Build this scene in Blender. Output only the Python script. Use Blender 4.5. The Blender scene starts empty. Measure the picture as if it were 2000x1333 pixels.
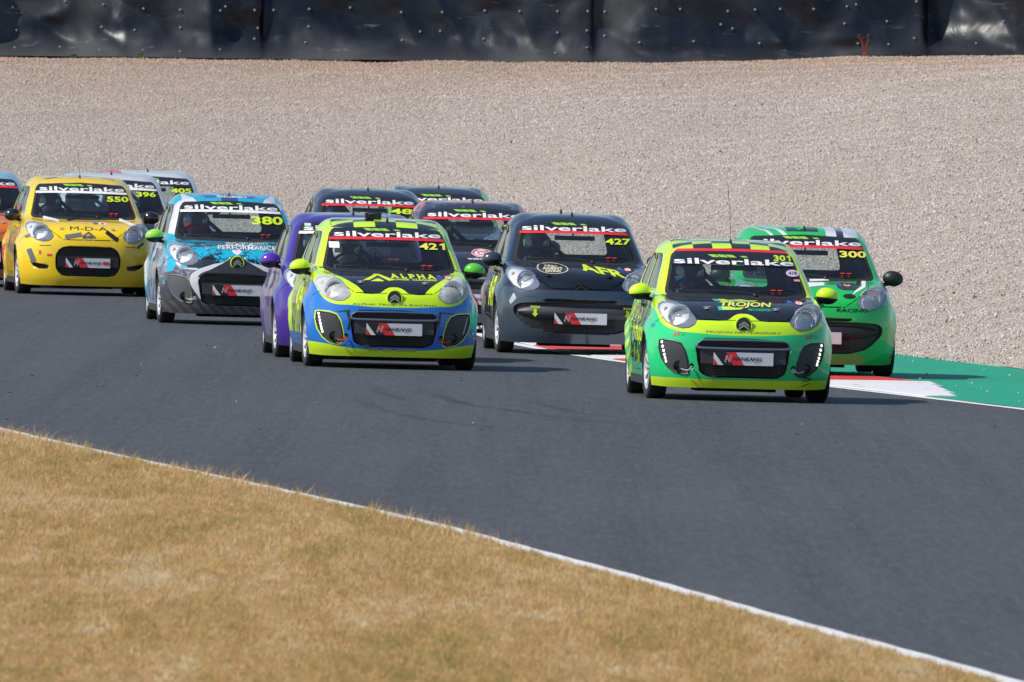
import bpy, bmesh, math, random
import numpy as np
from mathutils import Vector, Matrix
from mathutils.bvhtree import BVHTree

# ------------------------------------------------------------------ camera, world, sun
scene = bpy.context.scene
COL = scene.collection
FPX = 700.0 / 36.0 * 2000.0
HCAM = 2.96
cam_data = bpy.data.cameras.new("camera")
cam = bpy.data.objects.new("camera", cam_data)
COL.objects.link(cam)
cam_data.lens = 700.0
cam_data.sensor_width = 36.0
cam_data.clip_start = 1.0
cam_data.clip_end = 5000.0
PITCH = math.atan(559.5 / FPX)
CAMROT = Matrix.Rotation(math.pi / 2 - PITCH, 4, 'X') @ Matrix.Rotation(math.atan(0.026), 4, 'Z')
cam.matrix_world = Matrix.Translation((0, 0, HCAM)) @ CAMROT
cam_data.dof.use_dof = True
cam_data.dof.focus_distance = 190.0
cam_data.dof.aperture_fstop = 22.0
scene.camera = cam

SUN_EL = math.radians(45)
SUN_AZ = math.radians(-109)      # compass bearing of the sun seen from the scene, 0 = +Y, negative = towards -X
sun_dir = Vector((math.sin(SUN_AZ) * math.cos(SUN_EL), math.cos(SUN_AZ) * math.cos(SUN_EL), math.sin(SUN_EL)))
world = bpy.data.worlds.new("World")
scene.world = world
world.use_nodes = True
wn = world.node_tree
sky = wn.nodes.new("ShaderNodeTexSky")
sky.sky_type = 'NISHITA'
sky.sun_disc = False
sky.sun_elevation = SUN_EL
sky.sun_rotation = SUN_AZ
sky.air_density = 1.0
sky.dust_density = 0.8
sky.ozone_density = 2.0
bg = wn.nodes["Background"]
bg.inputs["Strength"].default_value = 0.10
wn.links.new(sky.outputs[0], bg.inputs[0])
sun_data = bpy.data.lights.new("sun", 'SUN')
sun_data.energy = 4.3
sun_data.angle = math.radians(0.55)
sun_data.color = (1.0, 0.95, 0.87)
sun = bpy.data.objects.new("sun", sun_data)
COL.objects.link(sun)
sun.rotation_euler = sun_dir.to_track_quat('Z', 'Y').to_euler()
sun.location = sun_dir * 60 + Vector((0, 200, 0))
scene.view_settings.view_transform = 'Standard'
scene.view_settings.look = 'None'
scene.view_settings.exposure = 0.18
scene.view_settings.gamma = 1.0
scene.view_settings.use_curve_mapping = False
scene.render.engine = 'CYCLES'
scene.cycles.use_denoising = True
scene.cycles.max_bounces = 8
scene.cycles.transparent_max_bounces = 24
scene.cycles.caustics_reflective = False
scene.cycles.caustics_refractive = False

# ------------------------------------------------------------------ helpers
def ground_at(px, py, z=0.0):
    "point of the place that the photograph shows at a pixel, on the level z"
    d = CAMROT.to_3x3() @ Vector(((px - 1000) / FPX, (666.5 - py) / FPX, -1))
    t = (z - HCAM) / d.z
    return Vector((d.x * t, d.y * t, z))

def link(o, parent=None):
    COL.objects.link(o)
    if parent:
        o.parent = parent
    return o

def tag(o, label=None, cat=None, group=None, kind=None):
    if label: o["label"] = label
    if cat: o["category"] = cat
    if group: o["group"] = group
    if kind: o["kind"] = kind
    return o

def mesh_from(name, verts, faces, mats=(), smooth=False, midx=None):
    me = bpy.data.meshes.new(name)
    me.from_pydata([tuple(v) for v in verts], [], [tuple(f) for f in faces])
    for m in mats:
        me.materials.append(m)
    if smooth:
        me.shade_smooth()
    if midx is not None:
        me.polygons.foreach_set("material_index", midx)
    me.update()
    return me

def mesh_obj(name, verts, faces, mat, parent=None, smooth=False):
    me = mesh_from(name, verts, faces, [mat] if mat else [], smooth)
    return link(bpy.data.objects.new(name, me), parent)

def bm_mesh(name, bm, mats, smooth=True, autosmooth=None):
    me = bpy.data.meshes.new(name)
    bm.normal_update()
    bm.to_mesh(me)
    for m in mats:
        me.materials.append(m)
    if smooth:
        me.shade_smooth()
        if autosmooth:
            me.set_sharp_from_angle(angle=math.radians(autosmooth))
    return me

class MB:
    "collects simple shapes into one mesh"
    def __init__(s):
        s.v = []; s.f = []; s.m = []
    def add(s, verts, faces, mi=0):
        o = len(s.v)
        s.v += [tuple(v) for v in verts]
        s.f += [tuple(i + o for i in f) for f in faces]
        s.m += [mi] * len(faces)
    def box(s, c, d, mi=0, rot=None):
        vs = []
        for sx in (-1, 1):
            for sy in (-1, 1):
                for sz in (-1, 1):
                    p = Vector((sx * d[0] / 2, sy * d[1] / 2, sz * d[2] / 2))
                    if rot: p = rot @ p
                    vs.append(p + Vector(c))
        s.add(vs, [(0, 1, 3, 2), (4, 6, 7, 5), (0, 4, 5, 1), (2, 3, 7, 6), (0, 2, 6, 4), (1, 5, 7, 3)], mi)
    def tube(s, pts, r, n=8, mi=0, cap=True):
        pts = [Vector(p) for p in pts]
        rs = r if isinstance(r, (list, tuple)) else [r] * len(pts)
        vs = []; fs = []
        up = Vector((0, 0, 1))
        prev = None
        for i, p in enumerate(pts):
            t = (pts[min(i + 1, len(pts) - 1)] - pts[max(i - 1, 0)])
            if t.length < 1e-9: t = Vector((0, 0, 1))
            t.normalize()
            if prev is None:
                a = up.cross(t)
                if a.length < 1e-3: a = Vector((1, 0, 0)).cross(t)
                a.normalize()
            else:
                a = prev - t * prev.dot(t)
                a.normalize()
            prev = a
            b = t.cross(a)
            for k in range(n):
                w = 2 * math.pi * k / n
                vs.append(p + (a * math.cos(w) + b * math.sin(w)) * rs[i])
        for i in range(len(pts) - 1):
            for k in range(n):
                k2 = (k + 1) % n
                fs.append((i * n + k, i * n + k2, (i + 1) * n + k2, (i + 1) * n + k))
        if cap:
            fs.append(tuple(range(n))[::-1])
            fs.append(tuple((len(pts) - 1) * n + k for k in range(n)))
        s.add(vs, fs, mi)
    def lathe(s, prof, c=(0, 0, 0), axis='X', n=24, mi=0, closed=False):
        "prof: (axial, radius)"
        vs = []; fs = []
        for a, r in prof:
            for k in range(n):
                w = 2 * math.pi * k / n
                u, v = r * math.cos(w), r * math.sin(w)
                p = {'X': (a, u, v), 'Y': (u, a, v), 'Z': (u, v, a)}[axis]
                vs.append(Vector(p) + Vector(c))
        m = len(prof)
        for i in range(m if closed else m - 1):
            i2 = (i + 1) % m
            for k in range(n):
                k2 = (k + 1) % n
                fs.append((i * n + k, i * n + k2, i2 * n + k2, i2 * n + k))
        s.add(vs, fs, mi)
    def ell(s, c, r, n=16, m=10, mi=0, rot=None):
        vs = []; fs = []
        for i in range(m + 1):
            a = math.pi * i / m
            for k in range(n):
                w = 2 * math.pi * k / n
                p = Vector((r[0] * math.sin(a) * math.cos(w), r[1] * math.sin(a) * math.sin(w), r[2] * math.cos(a)))
                if rot: p = rot @ p
                vs.append(p + Vector(c))
        for i in range(m):
            for k in range(n):
                k2 = (k + 1) % n
                fs.append((i * n + k, (i + 1) * n + k, (i + 1) * n + k2, i * n + k2))
        s.add(vs, fs, mi)
    def mesh(s, name, mats, smooth=True, auto=40):
        me = mesh_from(name, s.v, s.f, mats, smooth, s.m)
        if smooth and auto:
            me.set_sharp_from_angle(angle=math.radians(auto))
        return me
    def build(s, name, mats, parent=None, smooth=True, auto=40):
        if not isinstance(mats, (list, tuple)): mats = [mats]
        return link(bpy.data.objects.new(name, s.mesh(name, mats, smooth, auto)), parent)

# ---- node helper
class NT:
    def __init__(s, name):
        s.mat = bpy.data.materials.new(name)
        s.mat.use_nodes = True
        s.t = s.mat.node_tree
        s.b = s.t.nodes["Principled BSDF"]
        s.out = s.t.nodes["Material Output"]
        s._c = None
    def n(s, typ, **kw):
        nd = s.t.nodes.new(typ)
        for k, v in kw.items(): setattr(nd, k, v)
        return nd
    def ln(s, a, b): s.t.links.new(a, b)
    def val(s, sock, v):
        if isinstance(v, bpy.types.NodeSocket): s.ln(v, sock)
        else: sock.default_value = v
    def m(s, op, a, b=None, c=None, clamp=False):
        nd = s.n("ShaderNodeMath", operation=op, use_clamp=clamp)
        s.val(nd.inputs[0], a)
        if b is not None: s.val(nd.inputs[1], b)
        if c is not None: s.val(nd.inputs[2], c)
        return nd.outputs[0]
    def coords(s, kind="Object"):
        if s._c is None:
            tc = s.n("ShaderNodeTexCoord")
            sp = s.n("ShaderNodeSeparateXYZ")
            s.ln(tc.outputs[kind], sp.inputs[0])
            s._c = (tc.outputs[kind], sp.outputs[0], sp.outputs[1], sp.outputs[2])
        return s._c
    def curve(s, sock, pts, lo=-1.0, hi=1.0):
        "piecewise curve through pts (input in lo..hi, output in lo..hi)"
        nd = s.n("ShaderNodeFloatCurve")
        a = s.m('DIVIDE', s.m('SUBTRACT', sock, lo), hi - lo)
        s.ln(a, nd.inputs[1])
        c = nd.mapping.curves[0]
        q = [((x - lo) / (hi - lo), (y - lo) / (hi - lo)) for x, y in pts]
        c.points[0].location = q[0]
        c.points[-1].location = q[-1]
        for p in q[1:-1]: c.points.new(*p)
        nd.mapping.update()
        return s.m('ADD', s.m('MULTIPLY', nd.outputs[0], hi - lo), lo)
    def col(s, c):
        nd = s.n("ShaderNodeRGB"); nd.outputs[0].default_value = (*c, 1); return nd.outputs[0]
    def mix(s, f, a, b, blend='MIX'):
        nd = s.n("ShaderNodeMix", data_type='RGBA', blend_type=blend)
        s.val(nd.inputs[0], f)
        s.val(nd.inputs[6], (*a, 1) if isinstance(a, tuple) else a)
        s.val(nd.inputs[7], (*b, 1) if isinstance(b, tuple) else b)
        return nd.outputs[2]
    def noise(s, scale, vec=None, detail=3, rough=0.5, dist=0.0, out=0):
        nd = s.n("ShaderNodeTexNoise")
        nd.inputs["Scale"].default_value = scale
        nd.inputs["Detail"].default_value = detail
        nd.inputs["Roughness"].default_value = rough
        nd.inputs["Distortion"].default_value = dist
        s.ln(vec if vec is not None else s.coords()[0], nd.inputs["Vector"])
        return nd.outputs[out]
    def mapping(s, vec, scale=(1, 1, 1), loc=(0, 0, 0), rot=(0, 0, 0)):
        nd = s.n("ShaderNodeMapping")
        nd.inputs["Scale"].default_value = scale
        nd.inputs["Location"].default_value = loc
        nd.inputs["Rotation"].default_value = rot
        s.ln(vec, nd.inputs[0])
        return nd.outputs[0]
    def voro(s, scale, vec=None, feature='F1', out=0, rnd=1.0):
        nd = s.n("ShaderNodeTexVoronoi", feature=feature)
        nd.inputs["Scale"].default_value = scale
        nd.inputs["Randomness"].default_value = rnd
        s.ln(vec if vec is not None else s.coords()[0], nd.inputs["Vector"])
        return nd.outputs[out]
    def ramp(s, fac, stops, interp='LINEAR'):
        nd = s.n("ShaderNodeValToRGB")
        nd.color_ramp.interpolation = interp
        el = nd.color_ramp.elements
        el[0].position, el[0].color = stops[0][0], (*stops[0][1], 1)
        el[1].position, el[1].color = stops[-1][0], (*stops[-1][1], 1)
        for p, c in stops[1:-1]:
            e = el.new(p); e.color = (*c, 1)
        s.ln(fac, nd.inputs[0])
        return nd.outputs[0]
    def bump(s, h, strength=0.5, dist=0.01):
        nd = s.n("ShaderNodeBump")
        nd.inputs["Strength"].default_value = strength
        nd.inputs["Distance"].default_value = dist
        s.ln(h, nd.inputs["Height"])
        s.ln(nd.outputs[0], s.b.inputs["Normal"])
    def set(s, color=None, rough=None, metal=None, spec=None, coat=None, emit=None, estr=None):
        if color is not None: s.val(s.b.inputs["Base Color"], (*color, 1) if isinstance(color, tuple) else color)
        if rough is not None: s.val(s.b.inputs["Roughness"], rough)
        if metal is not None: s.val(s.b.inputs["Metallic"], metal)
        if spec is not None: s.val(s.b.inputs["Specular IOR Level"], spec)
        if coat is not None:
            s.b.inputs["Coat Weight"].default_value = coat
            s.b.inputs["Coat Roughness"].default_value = 0.04
        if emit is not None:
            s.b.inputs["Emission Color"].default_value = (*emit, 1)
            s.b.inputs["Emission Strength"].default_value = estr
        return s.mat

_plain = {}
def plain(name, color, rough=0.5, metal=0.0, coat=None, spec=None, grain=0.12, gscale=40):
    if name in _plain: return _plain[name]
    n = NT(name)
    base = n.col(color)
    if grain:
        f = n.m('MULTIPLY', n.noise(gscale, detail=4), grain)
        c2 = tuple(max(0, c * 0.55) for c in color)
        base = n.mix(f, color, c2)
        n.set(rough=n.m('ADD', n.m('MULTIPLY', n.noise(gscale * 0.6), 0.2 * min(1, rough * 2)), max(0.02, rough - 0.1 * min(1, rough * 2))))
    else:
        n.set(rough=rough)
    _plain[name] = n.set(color=base, metal=metal, coat=coat, spec=spec)
    return _plain[name]

def glass_mat(name, tint, refl=1.0, dirt=0.0, dcol=(0.45, 0.43, 0.4)):
    n = NT(name)
    t = n.t
    tr = n.n("ShaderNodeBsdfTransparent"); tr.inputs[0].default_value = (*tint, 1)
    gl = n.n("ShaderNodeBsdfGlossy"); gl.inputs["Roughness"].default_value = 0.03
    gl.inputs[0].default_value = (0.95, 0.97, 1, 1)
    fr = n.n("ShaderNodeFresnel"); fr.inputs[0].default_value = 1.5
    mx = n.n("ShaderNodeMixShader")
    n.ln(n.m('MULTIPLY', fr.outputs[0], refl, clamp=True), mx.inputs[0])
    n.ln(tr.outputs[0], mx.inputs[1]); n.ln(gl.outputs[0], mx.inputs[2])
    last = mx.outputs[0]
    if dirt:
        df = n.n("ShaderNodeBsdfDiffuse"); df.inputs[0].default_value = (*dcol, 1)
        m2 = n.n("ShaderNodeMixShader")
        n.ln(n.m('MULTIPLY', n.noise(14, detail=6), dirt), m2.inputs[0])
        n.ln(last, m2.inputs[1]); n.ln(df.outputs[0], m2.inputs[2])
        last = m2.outputs[0]
    n.ln(last, n.out.inputs[0])
    return n.mat

M_BLACK = plain("black plastic", (0.018, 0.018, 0.02), 0.45)
M_MATT = plain("matt black", (0.012, 0.012, 0.013), 0.75)
M_LINING = plain("dark cabin lining", (0.022, 0.025, 0.030), 0.85)
M_RUBBER = plain("tyre rubber", (0.02, 0.02, 0.021), 0.8, gscale=60)
M_ALLOY = plain("silver alloy", (0.72, 0.73, 0.76), 0.33, 0.55)
M_CHROME = plain("chrome", (0.8, 0.82, 0.86), 0.12, 1.0, grain=0)
M_REFL = plain("lamp reflector", (0.82, 0.84, 0.88), 0.22, 0.85, grain=0.1)
M_BOWL = plain("lamp housing", (0.78, 0.82, 0.90), 0.35, 0.1)
M_AMBER = plain("amber bulb", (0.75, 0.22, 0.04), 0.3)
M_GREYBL = plain("charcoal bumper insert", (0.045, 0.048, 0.055), 0.5)
M_GLASS = glass_mat("windscreen glass", (0.86, 0.96, 0.95), 1.25, 0.03)
M_SGLASS = glass_mat("side window glass", (0.80, 0.86, 0.87), 1.1, 0.12)
M_LENS = glass_mat("headlight lens", (0.96, 0.98, 1.0), 1.4, 0.28, (0.72, 0.76, 0.84))
M_LENS_OLD = glass_mat("clouded headlight lens", (0.85, 0.86, 0.84), 1.3, 0.90, (0.74, 0.75, 0.74))
M_WHITE = plain("white vinyl", (0.80, 0.80, 0.80), 0.4)
M_RED = plain("red vinyl", (0.70, 0.03, 0.045), 0.4)
M_LIME = plain("fluorescent yellow vinyl", (0.62, 0.80, 0.03), 0.45)
M_YEL = plain("yellow vinyl", (0.80, 0.80, 0.10), 0.45)
M_LOGOG = plain("leaf green vinyl", (0.28, 0.60, 0.05), 0.45)
M_VBLACK = plain("black vinyl", (0.014, 0.015, 0.02), 0.28, coat=0.4)
M_VGREY = plain("grey vinyl", (0.13, 0.14, 0.17), 0.45)
M_TEAL = plain("teal vinyl", (0.02, 0.50, 0.36), 0.4)
M_BLUEV = plain("blue vinyl", (0.06, 0.12, 0.55), 0.4)
M_PINK = plain("lilac vinyl", (0.62, 0.50, 0.66), 0.4)
M_CREAM = plain("cream vinyl", (0.66, 0.60, 0.42), 0.4)
M_PLATE = plain("number plate white", (0.66, 0.66, 0.72), 0.4)
M_REDCLOTH = plain("red strap", (0.75, 0.04, 0.03), 0.6)
M_GOLD = plain("ochre tape", (0.52, 0.42, 0.03), 0.5)

# ------------------------------------------------------------------ the place: measured edges
def interp(pts, t):
    xs = [p[0] for p in pts]; ys = [p[1] for p in pts]
    if t <= xs[0]:
        return ys[0] + (ys[1] - ys[0]) / (xs[1] - xs[0]) * (t - xs[0])
    if t >= xs[-1]:
        return ys[-1] + (ys[-1] - ys[-2]) / (xs[-1] - xs[-2]) * (t - xs[-1])
    for i in range(len(xs) - 1):
        if t <= xs[i + 1]:
            # smooth (Catmull-Rom style, finite difference) between measured points
            x0, x1 = xs[i], xs[i + 1]
            u = (t - x0) / (x1 - x0)
            m0 = (ys[i + 1] - ys[i - 1]) / (xs[i + 1] - xs[i - 1]) if i > 0 else (ys[1] - ys[0]) / (xs[1] - xs[0])
            m1 = (ys[i + 2] - ys[i]) / (xs[i + 2] - xs[i]) if i + 2 < len(xs) else (ys[-1] - ys[-2]) / (xs[-1] - xs[-2])
            h = x1 - x0
            return ((2 * u**3 - 3 * u * u + 1) * ys[i] + (u**3 - 2 * u * u + u) * h * m0
                    + (-2 * u**3 + 3 * u * u) * ys[i + 1] + (u**3 - u * u) * h * m1)

def curve_world(pix):
    w = [ground_at(*p) for p in pix]
    return sorted((p.y, p.x) for p in w)
FAR = curve_world([(2100, 812), (2000, 799), (1830, 779), (1640, 757), (1430, 733), (1222, 707), (1110, 690), (1000, 669), (940, 650),
                   (890, 615), (700, 580), (450, 562), (200, 553), (0, 547)])
NEAR = curve_world([(0, 845), (100, 868), (250, 901), (500, 954), (800, 1021), (1000, 1074), (1250, 1141), (1500, 1212), (1750, 1280), (1950, 1336)])
far_x = lambda y: interp(FAR, y)
near_x = lambda y: interp(NEAR, y)
YB = 300.0
SB = FPX / YB
BASE = [(-16, 2.6), (-7.7, 2.75), (-3.9, 2.80), (1.08, 2.88), (3.86, 2.97), (5.17, 3.08), (7.7, 3.16), (16, 3.3)]
base_z = lambda x: interp(BASE, x)
# ------------------------------------------------------------------ setting
def hash_noise(seed, n=256):
    rs = np.random.RandomState(seed)
    return rs.rand(n, n)
_T = hash_noise(5)
def vnoise(x, y):
    "smooth value noise, 0..1"
    x = np.asarray(x, float); y = np.asarray(y, float)
    xi = np.floor(x).astype(int); yi = np.floor(y).astype(int)
    fx = x - xi; fy = y - yi
    fx = fx * fx * (3 - 2 * fx); fy = fy * fy * (3 - 2 * fy)
    g = lambda a, b: _T[a % 256, b % 256]
    return (g(xi, yi) * (1 - fx) * (1 - fy) + g(xi + 1, yi) * fx * (1 - fy)
            + g(xi, yi + 1) * (1 - fx) * fy + g(xi + 1, yi + 1) * fx * fy)
def fbm(x, y, o=4):
    s = 0; a = 0.5
    for i in range(o):
        s = s + a * vnoise(x * 2**i + 17 * i, y * 2**i + 31 * i); a *= 0.5
    return s

# --- materials
def m_asphalt():
    n = NT("asphalt")
    co = n.coords("Object")[0]
    fine = n.noise(90, co, 5, 0.7)
    mid = n.noise(1.3, n.mapping(co, (1, 0.12, 1)), 5, 0.6)
    big = n.noise(0.35, n.mapping(co, (1, 0.1, 1), rot=(0, 0, 0.1)), 3)
    c = n.ramp(fine, [(0.25, (0.030, 0.030, 0.032)), (0.5, (0.056, 0.057, 0.061)), (0.8, (0.115, 0.115, 0.12))])
    c = n.mix(n.m('MULTIPLY', mid, 0.5), c, (0.038, 0.038, 0.042))
    c = n.mix(n.ramp(big, [(0.4, (0, 0, 0)), (0.62, (0.4, 0.4, 0.4))]), c, (0.075, 0.078, 0.085))
    # long faint streaks the racing line leaves
    st = n.noise(2.2, n.mapping(co, (1, 0.012, 1), rot=(0, 0, 0.075)), 5, 0.65)
    c = n.mix(n.ramp(st, [(0.46, (0, 0, 0)), (0.70, (0.6, 0.6, 0.6))]), c, (0.033, 0.033, 0.036))
    st2 = n.noise(9.0, n.mapping(co, (1, 0.010, 1), loc=(3, 0, 0), rot=(0, 0, 0.07)), 4, 0.7)
    c = n.mix(n.ramp(st2, [(0.52, (0, 0, 0)), (0.72, (0.35, 0.35, 0.35))]), c, (0.09, 0.09, 0.095))
    gr = n.noise(22, n.mapping(co, (1, 0.035, 1)), 4, 0.8)
    c = n.mix(n.ramp(gr, [(0.45, (0, 0, 0)), (0.75, (0.5, 0.5, 0.5))]), c, (0.125, 0.125, 0.13))
    sp = n.voro(28, co)
    c = n.mix(n.m('MULTIPLY', n.m('LESS_THAN', sp, 0.10), 0.5), c, (0.2, 0.2, 0.2))
    c = n.mix(1.0, c, (0.97, 0.995, 1.06), 'MULTIPLY')
    n.bump(fine, 0.5, 0.004)
    return n.set(color=c, rough=n.m('ADD', n.m('MULTIPLY', mid, 0.2), 0.62), spec=0.35)

def m_paint(name, c, wear, wearcol=(0.10, 0.10, 0.10), scale=6.0):
    n = NT(name)
    co = n.coords("Object")[0]
    a = n.noise(scale, n.mapping(co, (1, 0.12, 1)), 7, 0.75)
    b = n.noise(1.1, n.mapping(co, (1, 0.2, 1)), 4)
    f = n.ramp(a, [(0.56, (0, 0, 0)), (0.70, (wear, wear, wear))])
    cc = n.mix(n.m('MULTIPLY', b, 0.35), c, tuple(v * 0.6 for v in c))
    cc = n.mix(f, cc, wearcol)
    n.bump(n.noise(90, co, 3), 0.4, 0.003)
    return n.set(color=cc, rough=0.65)

def m_gravel_base():
    n = NT("gravel bed")
    co = n.coords("Object")[0]
    v = n.voro(38, co, out=1)
    sp = n.n("ShaderNodeSeparateColor"); n.ln(v, sp.inputs[0])
    c = n.ramp(sp.outputs[0], [(0.0, (0.295, 0.246, 0.213)), (0.4, (0.410, 0.353, 0.312)), (0.8, (0.492, 0.435, 0.394)), (1.0, (0.574, 0.541, 0.508))])
    y = n.m('DIVIDE', n.m('SUBTRACT', n.coords()[2], 262.0), 38.0, clamp=True)
    soil = n.m('MULTIPLY', n.m('POWER', y, 3.0), n.m('ADD', n.noise(0.8, co, 4), 0.25), clamp=True)
    c = n.mix(soil, c, (0.34, 0.215, 0.14))
    n.bump(n.voro(38, co), 1.0, 0.03)
    return n.set(color=c, rough=0.9, spec=0.2)

def m_stone(name, tint=1.0):
    n = NT(name)
    oi = n.n("ShaderNodeObjectInfo")
    c = n.ramp(oi.outputs["Random"], [(0.0, (0.138, 0.120, 0.112)), (0.04, (0.292, 0.241, 0.216)), (0.20, (0.473, 0.396, 0.346)), (0.5, (0.542, 0.473, 0.424)),
                                       (0.75, (0.593, 0.533, 0.493)), (0.9, (0.636, 0.602, 0.571)), (1.0, (0.705, 0.688, 0.666))])
    # the soil-stained stones near the foot of the barrier
    ge = n.n("ShaderNodeNewGeometry")
    sp = n.n("ShaderNodeSeparateXYZ"); n.ln(ge.outputs["Position"], sp.inputs[0])
    y = n.m('DIVIDE', n.m('SUBTRACT', sp.outputs[1], 283.0), 15.0, clamp=True)
    soil = n.m('MULTIPLY', n.m('POWER', y, 1.3), n.m('ADD', n.noise(0.35, ge.outputs["Position"], 4), 0.10), clamp=True)
    c = n.mix(soil, c, (0.56, 0.36, 0.235))
    big = n.noise(0.22, n.mapping(ge.outputs["Position"], (1.6, 0.35, 1)), 4, 0.6)
    c = n.mix(n.ramp(big, [(0.42, (0, 0, 0)), (0.66, (0.4, 0.4, 0.4))]), c, (0.45, 0.36, 0.30))
    return n.set(color=c, rough=0.85, spec=0.25)

def m_grass(name, dry):
    n = NT(name)
    oi = n.n("ShaderNodeObjectInfo")
    ge = n.n("ShaderNodeNewGeometry")
    a = n.noise(0.9, n.mapping(ge.outputs["Position"], (1, 0.10, 1)), 5, 0.65)
    b = n.noise(4.5, n.mapping(ge.outputs["Position"], (1, 0.10, 1), loc=(9, 4, 0)), 3)
    f = n.m('ADD', n.m('MULTIPLY', oi.outputs["Random"], 0.46), n.m('ADD', n.m('MULTIPLY', a, 1.15), n.m('MULTIPLY', b, 0.7)))
    f = n.m('SUBTRACT', f, 0.62)
    c = n.ramp(f, [(0.04, (0.228, 0.218, 0.068)), (0.22, (0.397, 0.327, 0.120)), (0.38, (0.549, 0.400, 0.163)), (0.52, (0.625, 0.390, 0.176)),
                   (0.68, (0.681, 0.491, 0.249)), (0.84, (0.739, 0.601, 0.361)), (1.0, (0.795, 0.700, 0.497))])
    n.b.inputs["Subsurface Weight"].default_value = 0.0
    n.set(color=c, rough=0.75, spec=0.2)
    tl = n.n("ShaderNodeBsdfTranslucent"); n.ln(c, tl.inputs[0])
    mx = n.n("ShaderNodeMixShader"); mx.inputs[0].default_value = 0.3
    n.ln(n.b.outputs[0], mx.inputs[1]); n.ln(tl.outputs[0], mx.inputs[2]); n.ln(mx.outputs[0], n.out.inputs[0])
    return n.mat

def m_soil():
    n = NT("dry turf soil")
    co = n.coords("Object")[0]
    c = n.ramp(n.noise(25, co, 6, 0.7), [(0.3, (0.13, 0.10, 0.04)), (0.6, (0.30, 0.22, 0.08)), (0.85, (0.42, 0.31, 0.14))])
    n.bump(n.noise(60, co, 3), 0.7, 0.02)
    return n.set(color=c, rough=0.95, spec=0.1)

M_ASPH = m_asphalt()
M_LINE = m_paint("white line paint", (0.74, 0.74, 0.74), 0.45, (0.30, 0.30, 0.30), 14)
M_KW = m_paint("white kerb paint", (0.70, 0.70, 0.71), 0.7, (0.26, 0.26, 0.27), 7)
M_KR = m_paint("red kerb paint", (0.62, 0.045, 0.035), 0.6, (0.20, 0.05, 0.05), 7)
M_GREEN = m_paint("green run-off paint", (0.003, 0.31, 0.175), 0.7, (0.04, 0.17, 0.11), 3)

def strip(name, fa, fb, ys, z, mat, kind="structure"):
    vs = []
    for y in ys:
        vs.append((fa(y), y, z)); vs.append((fb(y), y, z))
    fs = [(2 * i, 2 * i + 1, 2 * i + 3, 2 * i + 2) for i in range(len(ys) - 1)]
    o = mesh_obj(name, vs, fs, mat)
    if kind: tag(o, kind=kind)
    return o

# the wide ground sheet under everything, out to the horizon
g = mesh_obj("ground", [(-2500, -500, -0.06), (2500, -500, -0.06), (2500, 4000, -0.06), (-2500, 4000, -0.06)], [(0, 1, 2, 3)], m_soil())
tag(g, kind="structure")
M_SOIL = g.data.materials[0]
ys = list(np.linspace(40, 420, 200))
strip("track", lambda y: -60.0, lambda y: far_x(y) + 0.13, ys, 0.0, M_ASPH)
strip("edge_line", lambda y: far_x(y) - 0.13, lambda y: far_x(y) + 0.02 + 0.02 * math.sin(y), list(np.linspace(60, 260, 260)), 0.004, M_LINE)
strip("near_edge_line", lambda y: near_x(y) + 0.0, lambda y: near_x(y) + 0.165 + 0.006 * math.sin(y * 3.1), list(np.linspace(60, 215, 320)), 0.004, M_LINE)

RUN = [(160, 12.5), (175, 8.2), (191, 5.45), (195.5, 4.98), (199, 4.45), (203.4, 3.84), (210, 2.9), (218, 1.55), (226, 0.72), (236, 0.30), (247, -4.9), (262, -7.0), (300, -11)]
def run_x(y):
    k = far_x(y) + 0.95
    return max(k, interp(RUN[:10], y)) if y < 232 else k
KERB = [(177.9, 185.0, 'W'), (185.0, 187.4, 'R'), (187.4, 190.0, 'W'), (190.0, 192.7, 'R'), (192.7, 193.6, 'W'), (193.6, 195.2, 'R'), (195.2, 200.0, 'W'),
        (200.0, 202.9, 'R'), (202.9, 205.6, 'W'), (205.6, 208.2, 'R'), (208.2, 210.9, 'W'), (210.9, 213.6, 'R'), (213.6, 216.2, 'W'), (216.2, 219, 'R'),
        (219, 221.8, 'W'), (221.8, 224.6, 'R'), (224.6, 227.4, 'W'), (227.4, 230.2, 'R'), (230.2, 233, 'W')]
kerb_root = link(bpy.data.objects.new("kerb", None)); kerb_root.location = (far_x(200), 200, 0)
tag(kerb_root, kind="structure")
def kerb_w(y):
    w = 1.45 - 0.5 * min(1, max(0, (y - 183) / 14))
    if y < 185.2: w = max(0.05, 3.80 + 0.08 * (185.2 - y) / 6.8 + 0.07 * ((y * 0.9) % 1.0) - far_x(y) - 0.075)
    return w
for y0, y1, c in KERB:
    vs = []; fs = []
    n = 6 if y1 - y0 < 4 else 18
    for i in range(n + 1):
        y = y0 + (y1 - y0 - 0.012) * i / n
        xa = far_x(y) + 0.075
        w = kerb_w(y)
        saw = 0.012 * (i / n)
        # the teeth along the outer edge
        wj = w + (0.09 * (((y * 1.3) % 1.0)) if c == 'W' else 0.0)
        prof = [(0, 0.001), (0.01, 0.008), (w * 0.35, 0.012 + saw * 0.4), (w * 0.7, 0.015 + saw * 0.7), (wj, 0.014 + saw), (wj + 0.03, 0.0)]
        for px_, pz in prof: vs.append((xa + px_ - far_x(200), y - 200, pz))
    m = 6
    for i in range(n):
        for k in range(m - 1):
            a = i * m + k
            fs.append((a, a + 1, a + m + 1, a + m))
    fs.append(tuple(range(m))[::-1]); fs.append(tuple(n * m + k for k in range(m)))
    mesh_obj("kerb_block", vs, fs, M_KW if c == 'W' else M_KR, kerb_root)
strip("run_off", lambda y: far_x(y) + (0.03 if y < 178 else 0.11), lambda y: run_x(y) + 0.25 * (vnoise(y * 1.3, 3) - 0.2), list(np.linspace(60, 232, 340)), 0.006, M_GREEN)

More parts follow.
